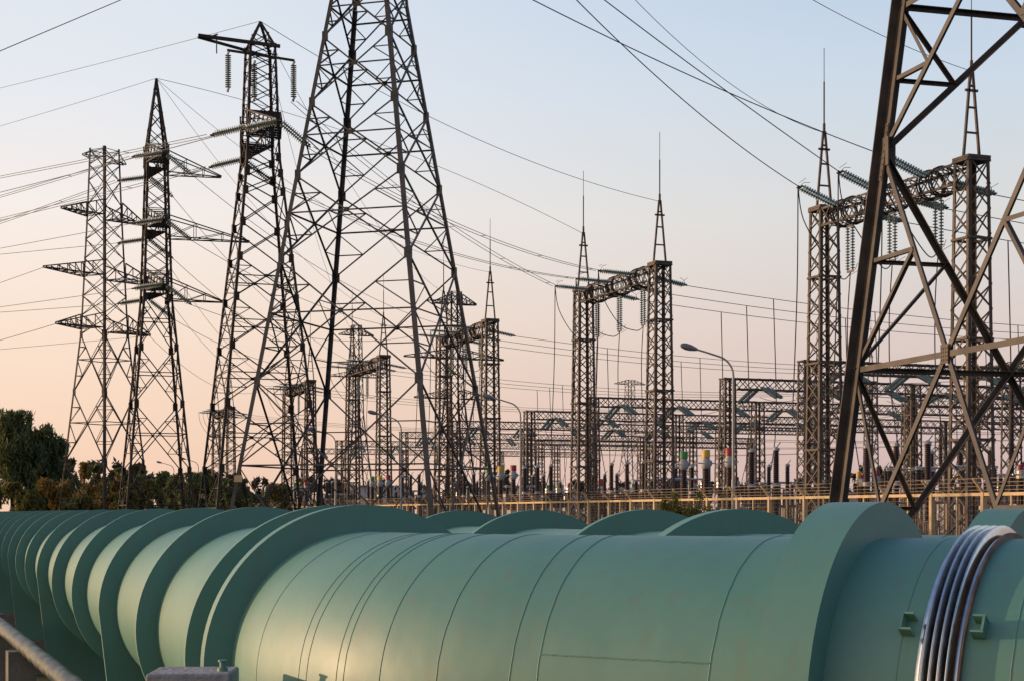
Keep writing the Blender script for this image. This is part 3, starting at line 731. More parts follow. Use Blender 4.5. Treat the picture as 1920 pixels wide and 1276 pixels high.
for k in range(6):
    pr = protoA if k < 2 else protoB
    for i, t in enumerate(PH):
        p = gp(TB[k] + t, -0.62, GH - 0.35); dz = 0.95 if k == 0 else 0.12
        gl_end[k, i] = string(pr, p, p - V * 2.6 + EZ * dz, f'{ORD[i]} glass insulator string pulling towards the pylons from the {GSH[k]}', 'gantry insulator strings')
        p = gp(TB[k] + t, 0.62, GH - 0.45)
        gr_end[k, i] = string(pr, p, p + V * 2.6 - EZ * 0.45, f'{ORD[i]} glass insulator string pulling into the yard from the {GSH[k]}', 'gantry insulator strings')
        p = gp(TB[k] + t, 0.0, GH - 1.15)
        gh_end[k, i] = string(pr, p, p - EZ * 3, f'{ORD[i]} glass insulator string hanging below the beam of the {GSH[k]}', 'gantry insulator strings')
# pylon strings
SG = 'pylon insulator strings'
t2a = T2.matrix_basis @ Vector((-0.75, -0.4, 20.85))
e2 = []
for p, lab in ((t2a, 'upper left string on the body of the pointed anchor pylon'), (t2n, 'string pulling left from the near arm of the pointed anchor pylon'), (t2f, 'string pulling left from the far arm of the pointed anchor pylon')):
    e2.append(string(protoD, p, p - V * 2 - EZ * 0.62, lab, SG))
e2r = []
for p, lab in ((t2n, 'string sloping right from the near arm of the pointed anchor pylon'), (t2f, 'string sloping right from the far arm of the pointed anchor pylon')):
    e2r.append(string(protoD, p, p + V * 2 - EZ * 1.5, lab, SG))
e2h = [string(protoC, t2pl, t2pl - EZ, 'string hanging from the left end of the pole arm', SG), string(protoC, t2pr, t2pr - EZ, 'string hanging from the right end of the pole arm', SG),
       string(protoC, T2.matrix_basis @ Vector((-0.4, -0.5, zb2 - 0.4)), T2.matrix_basis @ Vector((-0.4, -0.5, zb2 - 5)), 'string hanging inside the narrow top of the pointed anchor pylon', SG)]
e3 = []; e3r = []
LV = ('top', 'middle', 'bottom')
for i in range(3):
    for p, nm in ((t3n[i], 'near'), (t3f[i], 'far')):
        e3.append(string(protoD, p, p - V * 2 - EZ * 0.4, f'string pulling left from the {LV[i]} {nm} arm of the slim needle pylon', SG))
        e3r.append(string(protoD, p, p + V * 2 - EZ * 1.5, f'string sloping right from the {LV[i]} {nm} arm of the slim needle pylon', SG))

# ------------------------------------------------------------------ overhead wires
# nearest gantry <- middle pylon
vias = {0: (1268, 175), 1: (1350, 160), 2: (1250, 122)}
ends0 = [at(700, -290, 53.5), at(800, -285, 53.5), at(560, -270, 54)]
ends0 = sorted(ends0, key=lambda a: a.x)
tgt = {2: at(830, -270, 53.0), 1: at(760, -290, 53), 0: at(520, -260, 54)}
# far phase = leftmost string on screen
vv = {2: (1200, 118), 1: (1290, 115), 0: (1200, 96)}
for i, nm in ((0, 'lowest sag'), (1, 'middle'), (2, 'steepest')):
    e = gl_end[0, i]; wire(e, tgt[i], 0.3, 0.022, f'{("thick wire to the nearest string","thick wire to the middle string","thick wire to the farthest string")[i]} of the nearest gantry', via=vv[i])
pk = lambda k, t: gp(TB[k] + t, -0.1, GH + 3.85)
wire(pk(0, GW), t1top, 1.0, 0.014, 'thin shield wire rising to the left from the nearest gantry far spike', via=(1380, 163), name='shield_wire')
wire(pk(0, 0), t1top, 1.0, 0.014, 'thin shield wire ending at the spike behind the close pylon base', via=(1600, 42), name='shield_wire')
# line dampers on that wire
# second gantry <- pointed anchor pylon
wire(pk(1, 0), t2top, 1, 0.016, 'thin shield wire from the anchor pylon point to the right spike above the street lamp', via=(800, 215), name='shield_wire')
wire(pk(1, GW), t3top, 1, 0.016, 'thin shield wire from the needle pylon top to the second gantry left spike', via=(800, 280), name='shield_wire')
src = [e2r[0], e2r[1], e2h[1]]
for i in range(3):
    wire(src[i], gl_end[1, i], 0.8, 0.017, f'twin conductor from the pointed anchor pylon to the {ORD[i]} string above the street lamp', twin=0.35)
for i in range(3):
    wire(e3r[2 * i], gl_end[2, i], 1.2, 0.017, f'conductor from the slim needle pylon to the {ORD[i]} string right of the middle pylon')
    wire(e3r[2 * i + 1], gl_end[3, i], 1.2, 0.017, f'conductor from the slim needle pylon to the {ORD[i]} string between middle pylon legs')
for k in (2, 3):
    for j, (t, nm) in enumerate(((0, 'near'), (GW, 'far'))):
        wire(pk(k, t), t3top if j == 0 else t2top, 2.0, 0.013, f'thin shield wire to the {nm} spike of the {GSH[k]}', name='shield_wire')
for i in range(3):
    wire(t4r[1 + i], gl_end[4, i], 2.0, 0.017, f'conductor from the {LV[i]} right arm of the leftmost pylon to the fifth gantry')
# wires leaving to the left edge
LW = 'wires leaving over the left edge'
def leftw(p, y0, r, label, Dend=140, twin=0.0, ext=-500, name='conductor'):
    x1, y1 = proj(p); sl = (y1 - y0) / x1
    q = at(ext, y0 + sl * ext * 0.85, Dend); wire(p, q, 0.5, r, label, LW, name, twin, via=(0, y0))
leftw(t2top, 164, 0.013, 'thin shield wire leaving left from the point of the anchor pylon', name='shield_wire')
leftw(t3top, 236, 0.013, 'thin shield wire leaving left from the needle pylon top', name='shield_wire')
leftw(e2[0], 331, 0.018, 'twin conductor leaving left from the pointed anchor pylon body string', twin=0.4)
leftw(e2[1], 362, 0.022, 'thick conductor leaving left from the near arm of the pointed anchor pylon')
leftw(e2[2], 412, 0.018, 'twin conductor leaving left from the far arm of the pointed anchor pylon', twin=0.4)
for j, (y0) in enumerate((370, 418, 466, 477, 577, 585)):
    i = j // 2; leftw(e3[j], y0, 0.018, f'conductor leaving left from the {LV[i]} {("near", "far")[j % 2]} arm of the slim needle pylon', twin=0.3 if j < 2 else 0)
leftw(t4l[2], 532, 0.018, 'conductor leaving left from the widest arm of the leftmost pylon')
leftw(t4l[3], 636, 0.022, 'conductor leaving left from the lowest arm of the leftmost pylon')
leftw(t4r[3], 655, 0.016, 'conductor passing behind the leftmost pylon low over the trees')
q0, q1 = at(-400, 265, 34), at(700, -200, 50)
wire(q0, q1, 0.2, 0.011, 'single wire crossing the upper left corner of the sky', LW, via=(100, 50))
# bus wires from every gantry into the yard, with droppers
for k in range(-1, 6):
    for i, t in enumerate(PH):
        tb = TB[k] if k >= 0 else -31
        p = gr_end[k, i] if k >= 0 else gp(tb + t, 0, GH - 0.6)
        q = gp(tb + t, 64, GH - 0.9)
        nm = GSH[k] if k >= 0 else 'gantry out of view'
        wire(p, q, 1.5, 0.022, f'{ORD[i]} bus wire running right into the yard from the {nm}', 'bus wires over the yard')
        if k >= 0 and k < 4:
            for wv in ((7.0, 15.0, 27.0) if k < 2 else (9.0, 18.0)):
                u_ = wv / 64; z = p.z + (q.z - p.z) * u_ - 4 * 1.5 * u_ * (1 - u_)
                a = gp(tb + t, 2.6 + wv * (61.4 / 64), z)
                sgn = random.uniform(-0.6, 0.6)
                lead([a, a - EZ * (z - 8) + V * 0.2, a - EZ * (z - 4.5) + V * 0.7 * sgn], 0.034, f'straight dropper {("close to", "further from", "far from")[int(wv > 8) + int(wv > 20)]} the beam, {ORD[i]} wire of the {nm}')
# jumpers and down leads at the gantries
for k in range(6):
    for i, t in enumerate(PH):
        a = gl_end[k, i]; h = gh_end[k, i]; b = gr_end[k, i]
        lead([a, a + V * 0.3 - EZ * 1.6, a + V * 1.4 - EZ * 3.2, h - V * 0.5 - EZ * 0.25, h], 0.028, f'{ORD[i]} jumper loop under the beam of the {GSH[k]}')
        lead([h, h - EZ * 2.6 + U * 0.25, h - EZ * 6.0 + U * 0.55 + V * 0.3, h - EZ * 9.6 + U * 0.7 + V * 1.0], 0.028, f'{ORD[i]} lead dropping from the hanging string of the {GSH[k]}')
        if k < 3:
            c_ = a - EZ * 11.0 - V * 0.3
            lead([a, a - EZ * 5 - V * 0.05, c_], 0.03, f'{ORD[i]} straight lead dropping in front of the {GSH[k]}')

# ------------------------------------------------------------------ lower bus portals
BH = 11.0
pcol = lattice_column(BH, 1.05, 0.85, 12, 0.135, 0.055).mesh('column', M['gantry'])
pbeam = truss(14.0, 0.9, 0.8, 16, 0.09, 0.055).mesh('beam', M['gantry'])
def bus_portal(t, w0, n, label, k):
    p = gp(t, w0); r = empty('bus_portal', (p.x, p.y, 0), math.atan2(V.y, V.x)); tag(r, label, 'gantry', 'low bus portals')
    for i in range(n + 1):
        o = bpy.data.objects.new('column', pcol); col.objects.link(o); o.parent = r; o.location = (i * 15.0, 0, 0)
        if i < n:
            o = bpy.data.objects.new('beam', pbeam); col.objects.link(o); o.parent = r; o.location = (i * 15.0 + 0.5, 0, BH - 0.4)
    return r
BP = []
for k, t in enumerate((-6, 27, 40, 60, 78, 95, 118, 142, 168)):
    w0 = 8.0 if k % 2 else 9.5
    lab = ['low bus portal passing behind the close pylon base', 'low bus portal starting behind the nearest gantry left column', 'low bus portal starting right of the near street lamp', 'low bus portal running behind the gantry above the street lamp',
           'low bus portal starting right of the third gantry', 'low bus portal running behind the second street lamp', 'low bus portal seen right of the middle pylon', 'low bus portal seen inside the middle pylon base', 'farthest low bus portal near the horizon'][k]
    bus_portal(t, w0, 4 if k < 5 else 3, lab, k); BP.append((t, w0))
protoE = make_string('insulator_string', M['glass'], False, r=0.14, n=12, double=True)
used.add('E'); firstE = True
for k, (t, w0) in enumerate(BP):
    for i in range(6 if k < 6 else 3):
        for sgn in (-1, 1):
            p = gp(t + sgn * 0.5, w0 + 2.5 + i * 5.0, BH - 0.6)
            if i % 3 == 2 and sgn == 1: continue
            o = protoE if firstE else dup(protoE); firstE = False
            o.matrix_world = orient(o, p, p + U * sgn * 2 - EZ * 0.8)
            tag(o, 'sloping pale green twin insulator string under a low bus portal beam', 'insulator', 'low portal insulator strings')
    if k + 1 < len(BP):
        t2, w2 = BP[k + 1]
        for i in range(4):
            a = gp(t + 2.7, w0 + 2.5 + i * 5, BH - 1.5); b = gp(t2 - 2.7, w0 + 2.5 + i * 5, BH - 1.5)
            wire(a, b, 0.5, 0.02, 'short low wire strung between two low bus portals', 'low wires between bus portals', n=10)
    for i in range(3 if k < 7 else 1):
        a = gp(t + 2.5, w0 + 2.5 + i * 5, BH - 1.5)
        lead([a, a - EZ * 2.2 + V * 0.7, a - EZ * 5.5 + V * 0.4 + U * 0.8], 0.024, 'curved lead hanging from a low bus portal', 'leads under the low bus portals')
for j, (t, w0, n) in enumerate(((-22, 10, 3), (14, 31, 3), (50, 31, 3), (88, 31, 2), (130, 31, 2), (32, 52, 2), (70, 52, 2))):
    lab = ['low bus portal at the right edge behind the close pylon base', 'second line low portal behind the nearest gantry right column', 'second line low portal deep behind the near street lamp', 'second line low portal deep behind the second street lamp', 'second line low portal small and far behind the third gantry',
           'rearmost low portal behind the nearest gantry', 'rearmost low portal behind the gantry above the street lamp'][j]
    bus_portal(t, w0, n, lab, 9)
for k, (t, w0) in enumerate(BP[:7]):
    for i in (-1, 1):
        wire(gp(t + i * 1.6, w0, BH - 1.7), gp(t + i * 1.6, w0 + 58, BH - 1.6), 0.7, 0.02, 'long low wire running right beneath the low bus portals', 'low wires between bus portals', n=12)
# third row of tall columns far right in the yard
for k, (t, wv) in enumerate(((10, 62), (41, 62), (72, 62), (103, 62))):
    p = gp(t, wv); r = dup(gan, (p.x, p.y, 0), None, ['tall gantry deep in the yard at the right edge', 'tall gantry deep in the yard behind the close pylon base', 'tall gantry far behind the nearest gantry', 'tall gantry far behind the low portals'][k], 'gantries deep in the yard')

# ------------------------------------------------------------------ switchyard equipment
def ribbed(mb, z0, z1, r0, r1, n, seg=10):
    h = (z1 - z0) / n
    pr = []
    for i in range(n):
        t = i / n; r = r0 + (r1 - r0) * t
        pr += [(r * 0.72, z0 + i * h), (r, z0 + i * h + h * 0.3), (r, z0 + i * h + h * 0.5), (r * 0.72, z0 + i * h + h * 0.8)]
    pr.append((r1 * 0.72, z1)); mb.lathe(pr, seg)
def stand(root, h, wd):
    mb = MB()
    for x in (-1, 1):
        for y in (-1, 1): mb.bar((x * wd, y * wd, GZ), (x * wd, y * wd, h), 0.09)
    for a, b in (((-1, -1), (1, -1)), ((1, -1), (1, 1)), ((1, 1), (-1, 1)), ((-1, 1), (-1, -1))):
        mb.bar((a[0] * wd, a[1] * wd, GZ + 0.1), (b[0] * wd, b[1] * wd, h), 0.05); mb.bar((a[0] * wd, a[1] * wd, h), (b[0] * wd, b[1] * wd, h), 0.08)
    mb.build('stand', M['stand'], root)
def make_ct(capm):
    r = empty('current_transformer'); stand(r, 1.55, 0.30)
    mb = MB(); mb.box((0, 0, 1.75), 0.7, 0.7, 0.36); mb.build('base_tank', M['grey'], r)
    mb = MB(); ribbed(mb, 1.93, 4.0, 0.21, 0.19, 20); autosmooth(mb.build('porcelain_column', M['brown'], r), 60)
    mb = MB(); mb.lathe([(0.16, 4.0), (0.23, 4.08), (0.25, 4.2), (0.25, 4.42), (0.18, 4.56), (0.2, 4.62)], 14); mb.bar((-0.5, 0, 4.3), (0.5, 0, 4.3), 0.06); mb.box((0.27, 0.05, 4.3), 0.12, 0.2, 0.22); autosmooth(mb.build('head_tank', M['grey'], r), 50)
    mb = MB(); mb.lathe([(0.215, 4.6), (0.215, 4.96), (0.19, 4.99), (0.0, 4.99)], 16); autosmooth(mb.build('coloured_cap', capm, r), 50)
    return r
def make_arrester():
    r = empty('surge_arrester'); stand(r, 1.3, 0.28)
    mb = MB(); ribbed(mb, 1.36, 3.1, 0.18, 0.17, 18); ribbed(mb, 3.24, 4.95, 0.17, 0.16, 18); autosmooth(mb.build('porcelain_column', M['brown'], r), 60)
    mb = MB(); mb.lathe([(0.2, 3.08), (0.2, 3.26)], 12); mb.build('metal_collar', M['grey'], r)
    mb = MB(); mb.lathe([(0.18, 4.93), (0.18, 5.03), (0.05, 5.12)], 12); mb.tube([(0, 0, 5.05), (0.25, 0, 5.35)], 0.03, 5); mb.build('terminal_cap', M['grey'], r)
    return r
def make_disc():
    r = empty('disconnector'); mb = MB()
    for x in (-1.3, 1.3): mb.bar((x, -0.2, GZ), (x, -0.2, 2.2), 0.12); mb.bar((x, 0.2, GZ), (x, 0.2, 2.2), 0.12); mb.bar((x, -0.2, GZ + 0.2), (x, 0.2, 2.1), 0.06)
    mb.bar((-1.6, 0, 2.26), (1.6, 0, 2.26), 0.22, 0.14); mb.build('support_frame', M['stand'], r)
    for x in (-1.3, 1.3):
        mb = MB(); ribbed(mb, 2.33, 3.9, 0.17, 0.15, 14, 9); autosmooth(mb.build('post_insulator', M['brown'], r, loc=(x, 0, 0)), 60)
    mb = MB(); mb.tube([(-1.5, 0, 4.0), (1.5, 0, 4.0)], 0.06, 7); mb.box((-1.3, 0, 3.97), 0.3, 0.2, 0.14); mb.box((1.3, 0, 3.97), 0.3, 0.2, 0.14); mb.box((0, 0, 4.0), 0.25, 0.15, 0.16)
    mb.build('contact_arm', M['alu'], r); return r
def make_breaker(capm):
    r = empty('circuit_breaker'); stand(r, 1.9, 0.32)
    mb = MB(); mb.box((0, 0, 2.05), 1.0, 0.6, 0.28); mb.box((0.1, -0.36, 1.2), 0.55, 0.3, 0.7); mb.build('drive_box', M['grey'], r)
    mb = MB(); ribbed(mb, 2.2, 3.5, 0.22, 0.20, 13, 9); autosmooth(mb.build('porcelain_column', M['brown'], r), 60)
    mb = MB(); mb.lathe([(0.16, 3.5), (0.24, 3.55), (0.24, 3.95), (0.16, 4.0)], 12); mb.tube([(-0.5, 0, 3.75), (0.5, 0, 3.75)], 0.05, 6); mb.build('head_tank', M['alu'], r)
    mb = MB(); mb.lathe([(0.15, 4.0), (0.15, 4.26), (0.0, 4.29)], 12); autosmooth(mb.build('coloured_cap', capm, r), 50); return r
CAPN = ('green', 'yellow', 'red'); CAPM = (M['greencap'], M['yellow'], M['redcap'])
ctp = [make_ct(m) for m in CAPM]; arp = make_arrester(); dip = make_disc(); brp = [make_breaker(m) for m in CAPM]
BAY = {-1: 'at the right edge', 0: 'by the near street lamp', 1: 'by the second street lamp', 2: 'just right of the middle pylon', 3: 'inside the middle pylon base', 4: 'farthest left in the yard'}
first = {}
def place(proto, t, wv, rz, label, cat, group):
    p = gp(t, wv)
    if proto.name not in first: o = proto; first[proto.name] = 1; o.location = (p.x, p.y, 0); o.rotation_euler = (0, 0, rz); tag(o, label, cat, group)
    else: o = dup(proto, (p.x, p.y, 0), rz, label, group)
rv = math.atan2(V.y, V.x)
ROW = ['front row', 'second row', 'third row', 'back row', 'deep row', 'rear row']
for k in range(-1, 5):
    tb = 31 * k
    for i in range(3):                                     # i=0 green (farthest) .. 2 red (nearest)
        t = tb + 18.5 - 2.55 * i
        place(ctp[i], t, -4.6, rv, f'large {CAPN[i]}-capped current transformer in the front row {BAY[k]}', 'transformer', 'capped current transformers')
        place(arp, t + 0.6, -1.6, rv, f'{("farthest", "middle", "nearest")[i]} brown surge arrester behind the large caps {BAY[k]}', 'arrester', 'brown surge arresters')
        place(dip, t - 6, 5.5, rv, f'{("farthest", "middle", "nearest")[i]} disconnector with bright arm in the front row {BAY[k]}', 'disconnector', 'disconnectors')
        place(brp[i], t - 2, 11.5, rv, f'small {CAPN[i]}-capped circuit breaker behind the disconnectors {BAY[k]}', 'breaker', 'capped circuit breakers')
        place(arp, t - 3.5, 8.5, rv, f'{("farthest", "middle", "nearest")[i]} brown post between disconnector and breaker {BAY[k]}', 'arrester', 'brown surge arresters')
        place(arp, t - 8.5, 1.2, rv, f'{("farthest", "middle", "nearest")[i]} brown post under the gantry beam {BAY[k]}', 'arrester', 'brown surge arresters')
        place(brp[i], t - 11, 16.0, rv, f'small {CAPN[i]}-capped circuit breaker in the second row {BAY[k]}', 'breaker', 'capped circuit breakers')
        place(arp, t - 9, 13.0, rv, f'{("farthest", "middle", "nearest")[i]} brown surge arrester in the second row {BAY[k]}', 'arrester', 'brown surge arresters')
        place(dip, t + 2, 18.5, rv, f'{("farthest", "middle", "nearest")[i]} disconnector with bright arm in the second row {BAY[k]}', 'disconnector', 'disconnectors')
        place(arp, t - 4, 22.5, rv, f'{("farthest", "middle", "nearest")[i]} brown surge arrester in the third row {BAY[k]}', 'arrester', 'brown surge arresters')
        place(ctp[i], t + 4, 27, rv, f'{CAPN[i]}-capped current transformer deep in the yard {BAY[k]}', 'transformer', 'capped current transformers')
        place(dip, t - 7, 32, rv, f'{("farthest", "middle", "nearest")[i]} disconnector with bright arm deep in the yard {BAY[k]}', 'disconnector', 'disconnectors')
        place(brp[i], t + 1, 40, rv, f'small {CAPN[i]}-capped circuit breaker in the deepest row {BAY[k]}', 'breaker', 'capped circuit breakers')
# control cabinets
mbp = None
cabp = empty('control_cabinet'); mb = MB(); mb.box((0, 0, 0.75), 0.9, 0.5, 1.5); mb.build('cabinet_body', M['grey'], cabp)
mb = MB(); mb.box((0, -0.262, 0.78), 0.78, 0.02, 1.3); mb.box((0.3, -0.28, 0.8), 0.04, 0.03, 0.14); mb.build('cabinet_door', M['white'], cabp)
mb = MB(); mb.box((0, 0, 1.54), 1.0, 0.6, 0.07); mb.build('cabinet_roof', M['roofg'], cabp)
mb = MB(); mb.box((0, 0, -0.15), 0.8, 0.4, 0.3); mb.build('plinth', M['concrete2'], cabp)
for k in range(-1, 5):
    for j, wv in enumerate((2.0, 9.0, 16.0)):
        place(cabp, 31 * k + 8 + j * 3, wv, rv - R(90) * 1, f'grey control cabinet in the {ROW[j]} of the yard {BAY[k]}', 'cabinet', 'control cabinets')

# ------------------------------------------------------------------ fence along the yard
FA = Vector((13.8, 44.0, 0)); FD = Vector((-0.313, 0.950, 0)); FD.normalize(); FN = Vector((-FD.y, FD.x, 0))   # FN points to the camera side
fence = empty('wire_fence', tuple(FA)); tag(fence, 'long tan wire fence with angled barbed arms in front of the yard', 'fence')
FT = CZ + 0.56; postm = None; armm = None
mb = MB(); mb.bar((0, 0, GZ), (0, 0, FT + 0.02), 0.13, 0.13, FD); postm = mb.mesh('post', M['fence'])
mb = MB(); mb.bar((0, 0, FT), FN * 0.35 + EZ * (FT + 0.40), 0.06, 0.06); armm = mb.mesh('barb_arm', M['fence'])
s0, s1, st = -22.0, 190.0, 2.6
nP = int((s1 - s0) / st)
for i in range(nP + 1):
    s = s0 + i * st; p = FD * s
    if i < 90:
        o = bpy.data.objects.new('post', postm); col.objects.link(o); o.parent = fence; o.location = p
        a = bpy.data.objects.new('barb_arm', armm); col.objects.link(a); a.parent = o
rails = MB()
for zr, th in ((FT - 0.04, 0.09), (FT - 2.2, 0.06)):
    rails.bar(FD * s0 + EZ * zr, FD * s1 + EZ * zr, th)
for i in range(nP):
    p = FD * (s0 + (i + 0.5) * st); rails.bar(p + EZ * (FT - 2.25), p + EZ * (FT - 0.05), 0.05, 0.05, FD)
rails.build('rail_frame', M['fence'], fence)
ms = MB(); s = s0
while s < s1:
    ms.bar(FD * s + EZ * (GZ + 0.1), FD * s + EZ * (FT - 0.05), 0.007, 0.007, FD); s += 0.14 if s < 60 else 0.3
z = GZ + 0.15
while z < FT - 0.05: ms.bar(FD * s0 + EZ * z, FD * s1 + EZ * z, 0.007, 0.007); z += 0.14
ms.build('wire_mesh', M['mesh'], fence)
bw = MB()
for h in (0.2, 0.46, 0.72, 1.0):
    bw.bar(FD * s0 + FN * 0.35 * h + EZ * (FT + 0.4 * h), FD * s1 + FN * 0.35 * h + EZ * (FT + 0.4 * h), 0.016)
bw.build('barbed_wire', M['mesh'], fence)
# ------------------------------------------------------------------ street lamps
def make_lamp():
    r = empty('street_lamp'); mb = MB()
    mb.tube([(0, 0, GZ), (0, 0, 3.0)], 0.082, 10, 0.075); mb.tube([(0, 0, 3.0), (0, 0, 6.9)], 0.058, 10, 0.046)
    autosmooth(mb.build('pole', M['lamp'], r), 50)
    mb = MB(); pts = [(0, 0, 6.85)]
    for i in range(1, 9):
        a = R(90) * i / 8 * 0.83; pts.append((-0.75 * (1 - math.cos(a)), 0, 6.9 + 0.75 * math.sin(a)))
    x, _, z_ = pts[-1]; pts.append((x - 0.55, 0, z_ + 0.16)); pts.append((x - 0.95, 0, z_ + 0.26)); mb.tube(pts, 0.045, 8, 0.035); autosmooth(mb.build('arm', M['lamp'], r), 60)
    x, _, z_ = pts[-1]; mb = MB()
    d = Vector((-0.95, 0, 0.22)).normalized(); m4 = Matrix.Translation((x + 0.1, 0, z_ - 0.02)) @ d.to_track_quat('Z', 'Y').to_matrix().to_4x4() @ Matrix.Diagonal((0.55, 1, 1, 1))
    mb.lathe([(0.04, 0), (0.075, 0.10), (0.12, 0.3), (0.13, 0.5), (0.09, 0.66), (0.02, 0.72)], 12, m4)
    h = autosmooth(mb.build('lamp_head', M['lamphead'], r), 60)
    mb = MB(); m5 = Matrix.Translation((x + 0.1, 0, z_ - 0.055)) @ d.to_track_quat('Z', 'Y').to_matrix().to_4x4() @ Matrix.Diagonal((0.35, 0.8, 1, 1))
    mb.lathe([(0.03, 0.25), (0.11, 0.30), (0.12, 0.52), (0.04, 0.62)], 12, m5); autosmooth(mb.build('lens', M['white'], h), 60)
    return r
lp = make_lamp()
LAMPS = [(1375, 650, 'curved street lamp nearest, in front of the second gantry'), (976, 742, 'curved street lamp with tall pale pole left of the coloured caps'),
         (752, 772, 'curved street lamp seen through the right legs of the middle pylon'), (629, 803, 'curved street lamp seen through the middle pylon centre'),
         (372, 858, 'small curved street lamp beside the pointed anchor pylon leg'), (326, 865, 'small curved street lamp inside the needle pylon legs, before the trees'), (551, 822, 'curved street lamp left of the middle pylon near leg')]
for i, (px, yt, lab) in enumerate(LAMPS):
    D = 6.25 * F / (960 - yt) ; p = at(px, 960, D)
    if i == 0: lp.location = (p.x, p.y, 0); tag(lp, lab, 'street lamp', 'curved street lamps along the fence'); lp.rotation_euler = (0, 0, R(12))
    else: dup(lp, (p.x, p.y, 0), R(12), lab)

# ------------------------------------------------------------------ trees and bushes
rng = np.random.default_rng(5)
def leafmesh(name, m, pts, size, up=0.0, stretch=1.0):
    n = len(pts); a = rng.normal(size=(n, 3)); a[:, 2] += up * 2; a /= np.linalg.norm(a, axis=1)[:, None]
    b = rng.normal(size=(n, 3)); b -= (b * a).sum(1)[:, None] * a; b /= np.linalg.norm(b, axis=1)[:, None]
    sz = size * rng.uniform(0.6, 1.3, size=n)[:, None]; a = a * sz * stretch; b = b * sz * 0.5
    v = np.stack([pts - a, pts - b * 0.9, pts + a, pts + b * 0.9], 1).reshape(-1, 3)
    me = bpy.data.meshes.new(name); me.vertices.add(len(v)); me.vertices.foreach_set('co', v.ravel().astype(np.float32))
    me.loops.add(4 * n); me.loops.foreach_set('vertex_index', np.arange(4 * n, dtype=np.int32))
    me.polygons.add(n); me.polygons.foreach_set('loop_start', np.arange(0, 4 * n, 4, dtype=np.int32)); me.polygons.foreach_set('loop_total', np.full(n, 4, dtype=np.int32))
    me.materials.append(m); me.update(); me.validate(); return me
def tree(name, label, cat, group, base, H, Wd, m, n, size, lobes=14, trunk=True, z0=0.15, up=0.5, stretch=1.3):
    r = empty(name, (base[0], base[1], GZ)); tag(r, label, cat, group)
    pts = []; cen = []
    for i in range(lobes):
        t = rng.uniform(z0 + 0.12, 0.92); prof = math.sin(math.pi * min(1, (t - z0) / (1.12 - z0)) ** 0.75)
        a = rng.uniform(0, 2 * math.pi); rad = Wd / 2 * prof * rng.uniform(0.15, 0.8)
        c = np.array([math.cos(a) * rad, math.sin(a) * rad, H * t]); cen.append(c)
        lr = Wd * rng.uniform(0.09, 0.19) * (26 / max(26, lobes)) ** 0.5; k = n // lobes
        # clumps inside a lobe
        nc = max(4, k // 60)
        d = rng.normal(size=(nc, 3)); d /= np.linalg.norm(d, axis=1)[:, None]; cc = c + d * lr * rng.uniform(0.5, 1.0, size=nc)[:, None] * np.array([1, 1, 1.15])
        w_ = rng.integers(0, nc, k); q = cc[w_] + rng.normal(size=(k, 3)) * lr * np.array([0.15, 0.15, 0.42 if up > 0.8 else 0.26]); pts.append(q)
    pts = np.concatenate(pts); pts = pts[(pts[:, 2] > 0.1)]; 
    over = pts[:, 2] > H; pts[over, 2] = H - rng.uniform(0, 0.25 * H, over.sum())
    o = bpy.data.objects.new('crown', leafmesh('crown', m, pts, size, up, stretch)); col.objects.link(o); o.parent = r
    mb = MB()
    if trunk:
        mb.tube([(0, 0, 0), (0.05 * H * 0.2, 0, H * 0.35), (0, 0.02 * H, H * 0.75)], H * 0.025, 8, H * 0.006)
    for c in cen[:8]:
        s_ = Vector((0, 0, H * rng.uniform(0.08, 0.4) if trunk else 0.0)); e_ = Vector(c); mb.tube([s_, s_.lerp(e_, 0.5) + EZ * 0.03 * H, e_], H * 0.008, 5, H * 0.003)
    mb.build('trunk' if trunk else 'stems', M['bark'], r); return r
def px_tree(name, label, cat, group, px, ytop, D, wpx, m, n, size, **k):
    p = at(px, ytop, D); return tree(name, label, cat, group, (p.x, p.y), p.z - GZ, wpx / F * D, m, n, size, **k)
TG = 'tall trees behind the pylons'
px_tree('willow_tree', 'tall dark green willow cut by the left edge', 'tree', TG, 22, 768, 135, 165, M['leafdark'], 26000, 0.15, lobes=40, up=1.0, stretch=1.7)
px_tree('willow_tree', 'dark green willow behind the leftmost pylon leg, sloping down right', 'tree', TG, 92, 796, 138, 135, M['leafdark'], 20000, 0.15, lobes=34, up=1.0, stretch=1.7)
px_tree('willow_tree', 'dark olive willow beyond the left edge of the tall willows', 'tree', TG, -70, 785, 140, 150, M['leafdark'], 14000, 0.16, lobes=28, up=1.0, stretch=1.7)
BG = 'autumn bushes under the pylons'
for (px, yt, D, wpx, mm, lab) in ((95, 884, 118, 110, 'leafor', 'orange and red autumn bush in front of the willows'), (165, 868, 128, 120, 'leafor', 'tall orange autumn bush between the legs of the leftmost pylon'),
        (205, 893, 112, 90, 'leafor', 'reddish orange bush right of the leftmost pylon'), (40, 905, 112, 130, 'leafyel', 'yellow green bush at the foot of the willows'),
        (-30, 890, 116, 130, 'leafyel', 'yellow green bush at the left edge'), (280, 902, 105, 120, 'leafmid', 'olive bush inside the needle pylon legs'), (335, 886, 150, 120, 'leafdark', 'dark bush right of the needle pylon'),
        (150, 912, 106, 110, 'leafmid', 'low olive bush below the orange bushes'), (235, 908, 104, 90, 'leafyel', 'low yellow green bush beside the needle pylon left leg'), (420, 900, 140, 130, 'leafdark', 'dark bush behind the pointed anchor pylon base'), (520, 908, 140, 120, 'leafmid', 'olive bush between anchor pylon and middle pylon')):
    px_tree('autumn_bush' if mm == 'leafor' else 'bush', lab, 'bush', BG, px, yt, D, wpx, M[mm], 6500, 0.15, lobes=12, trunk=False, z0=-0.05)
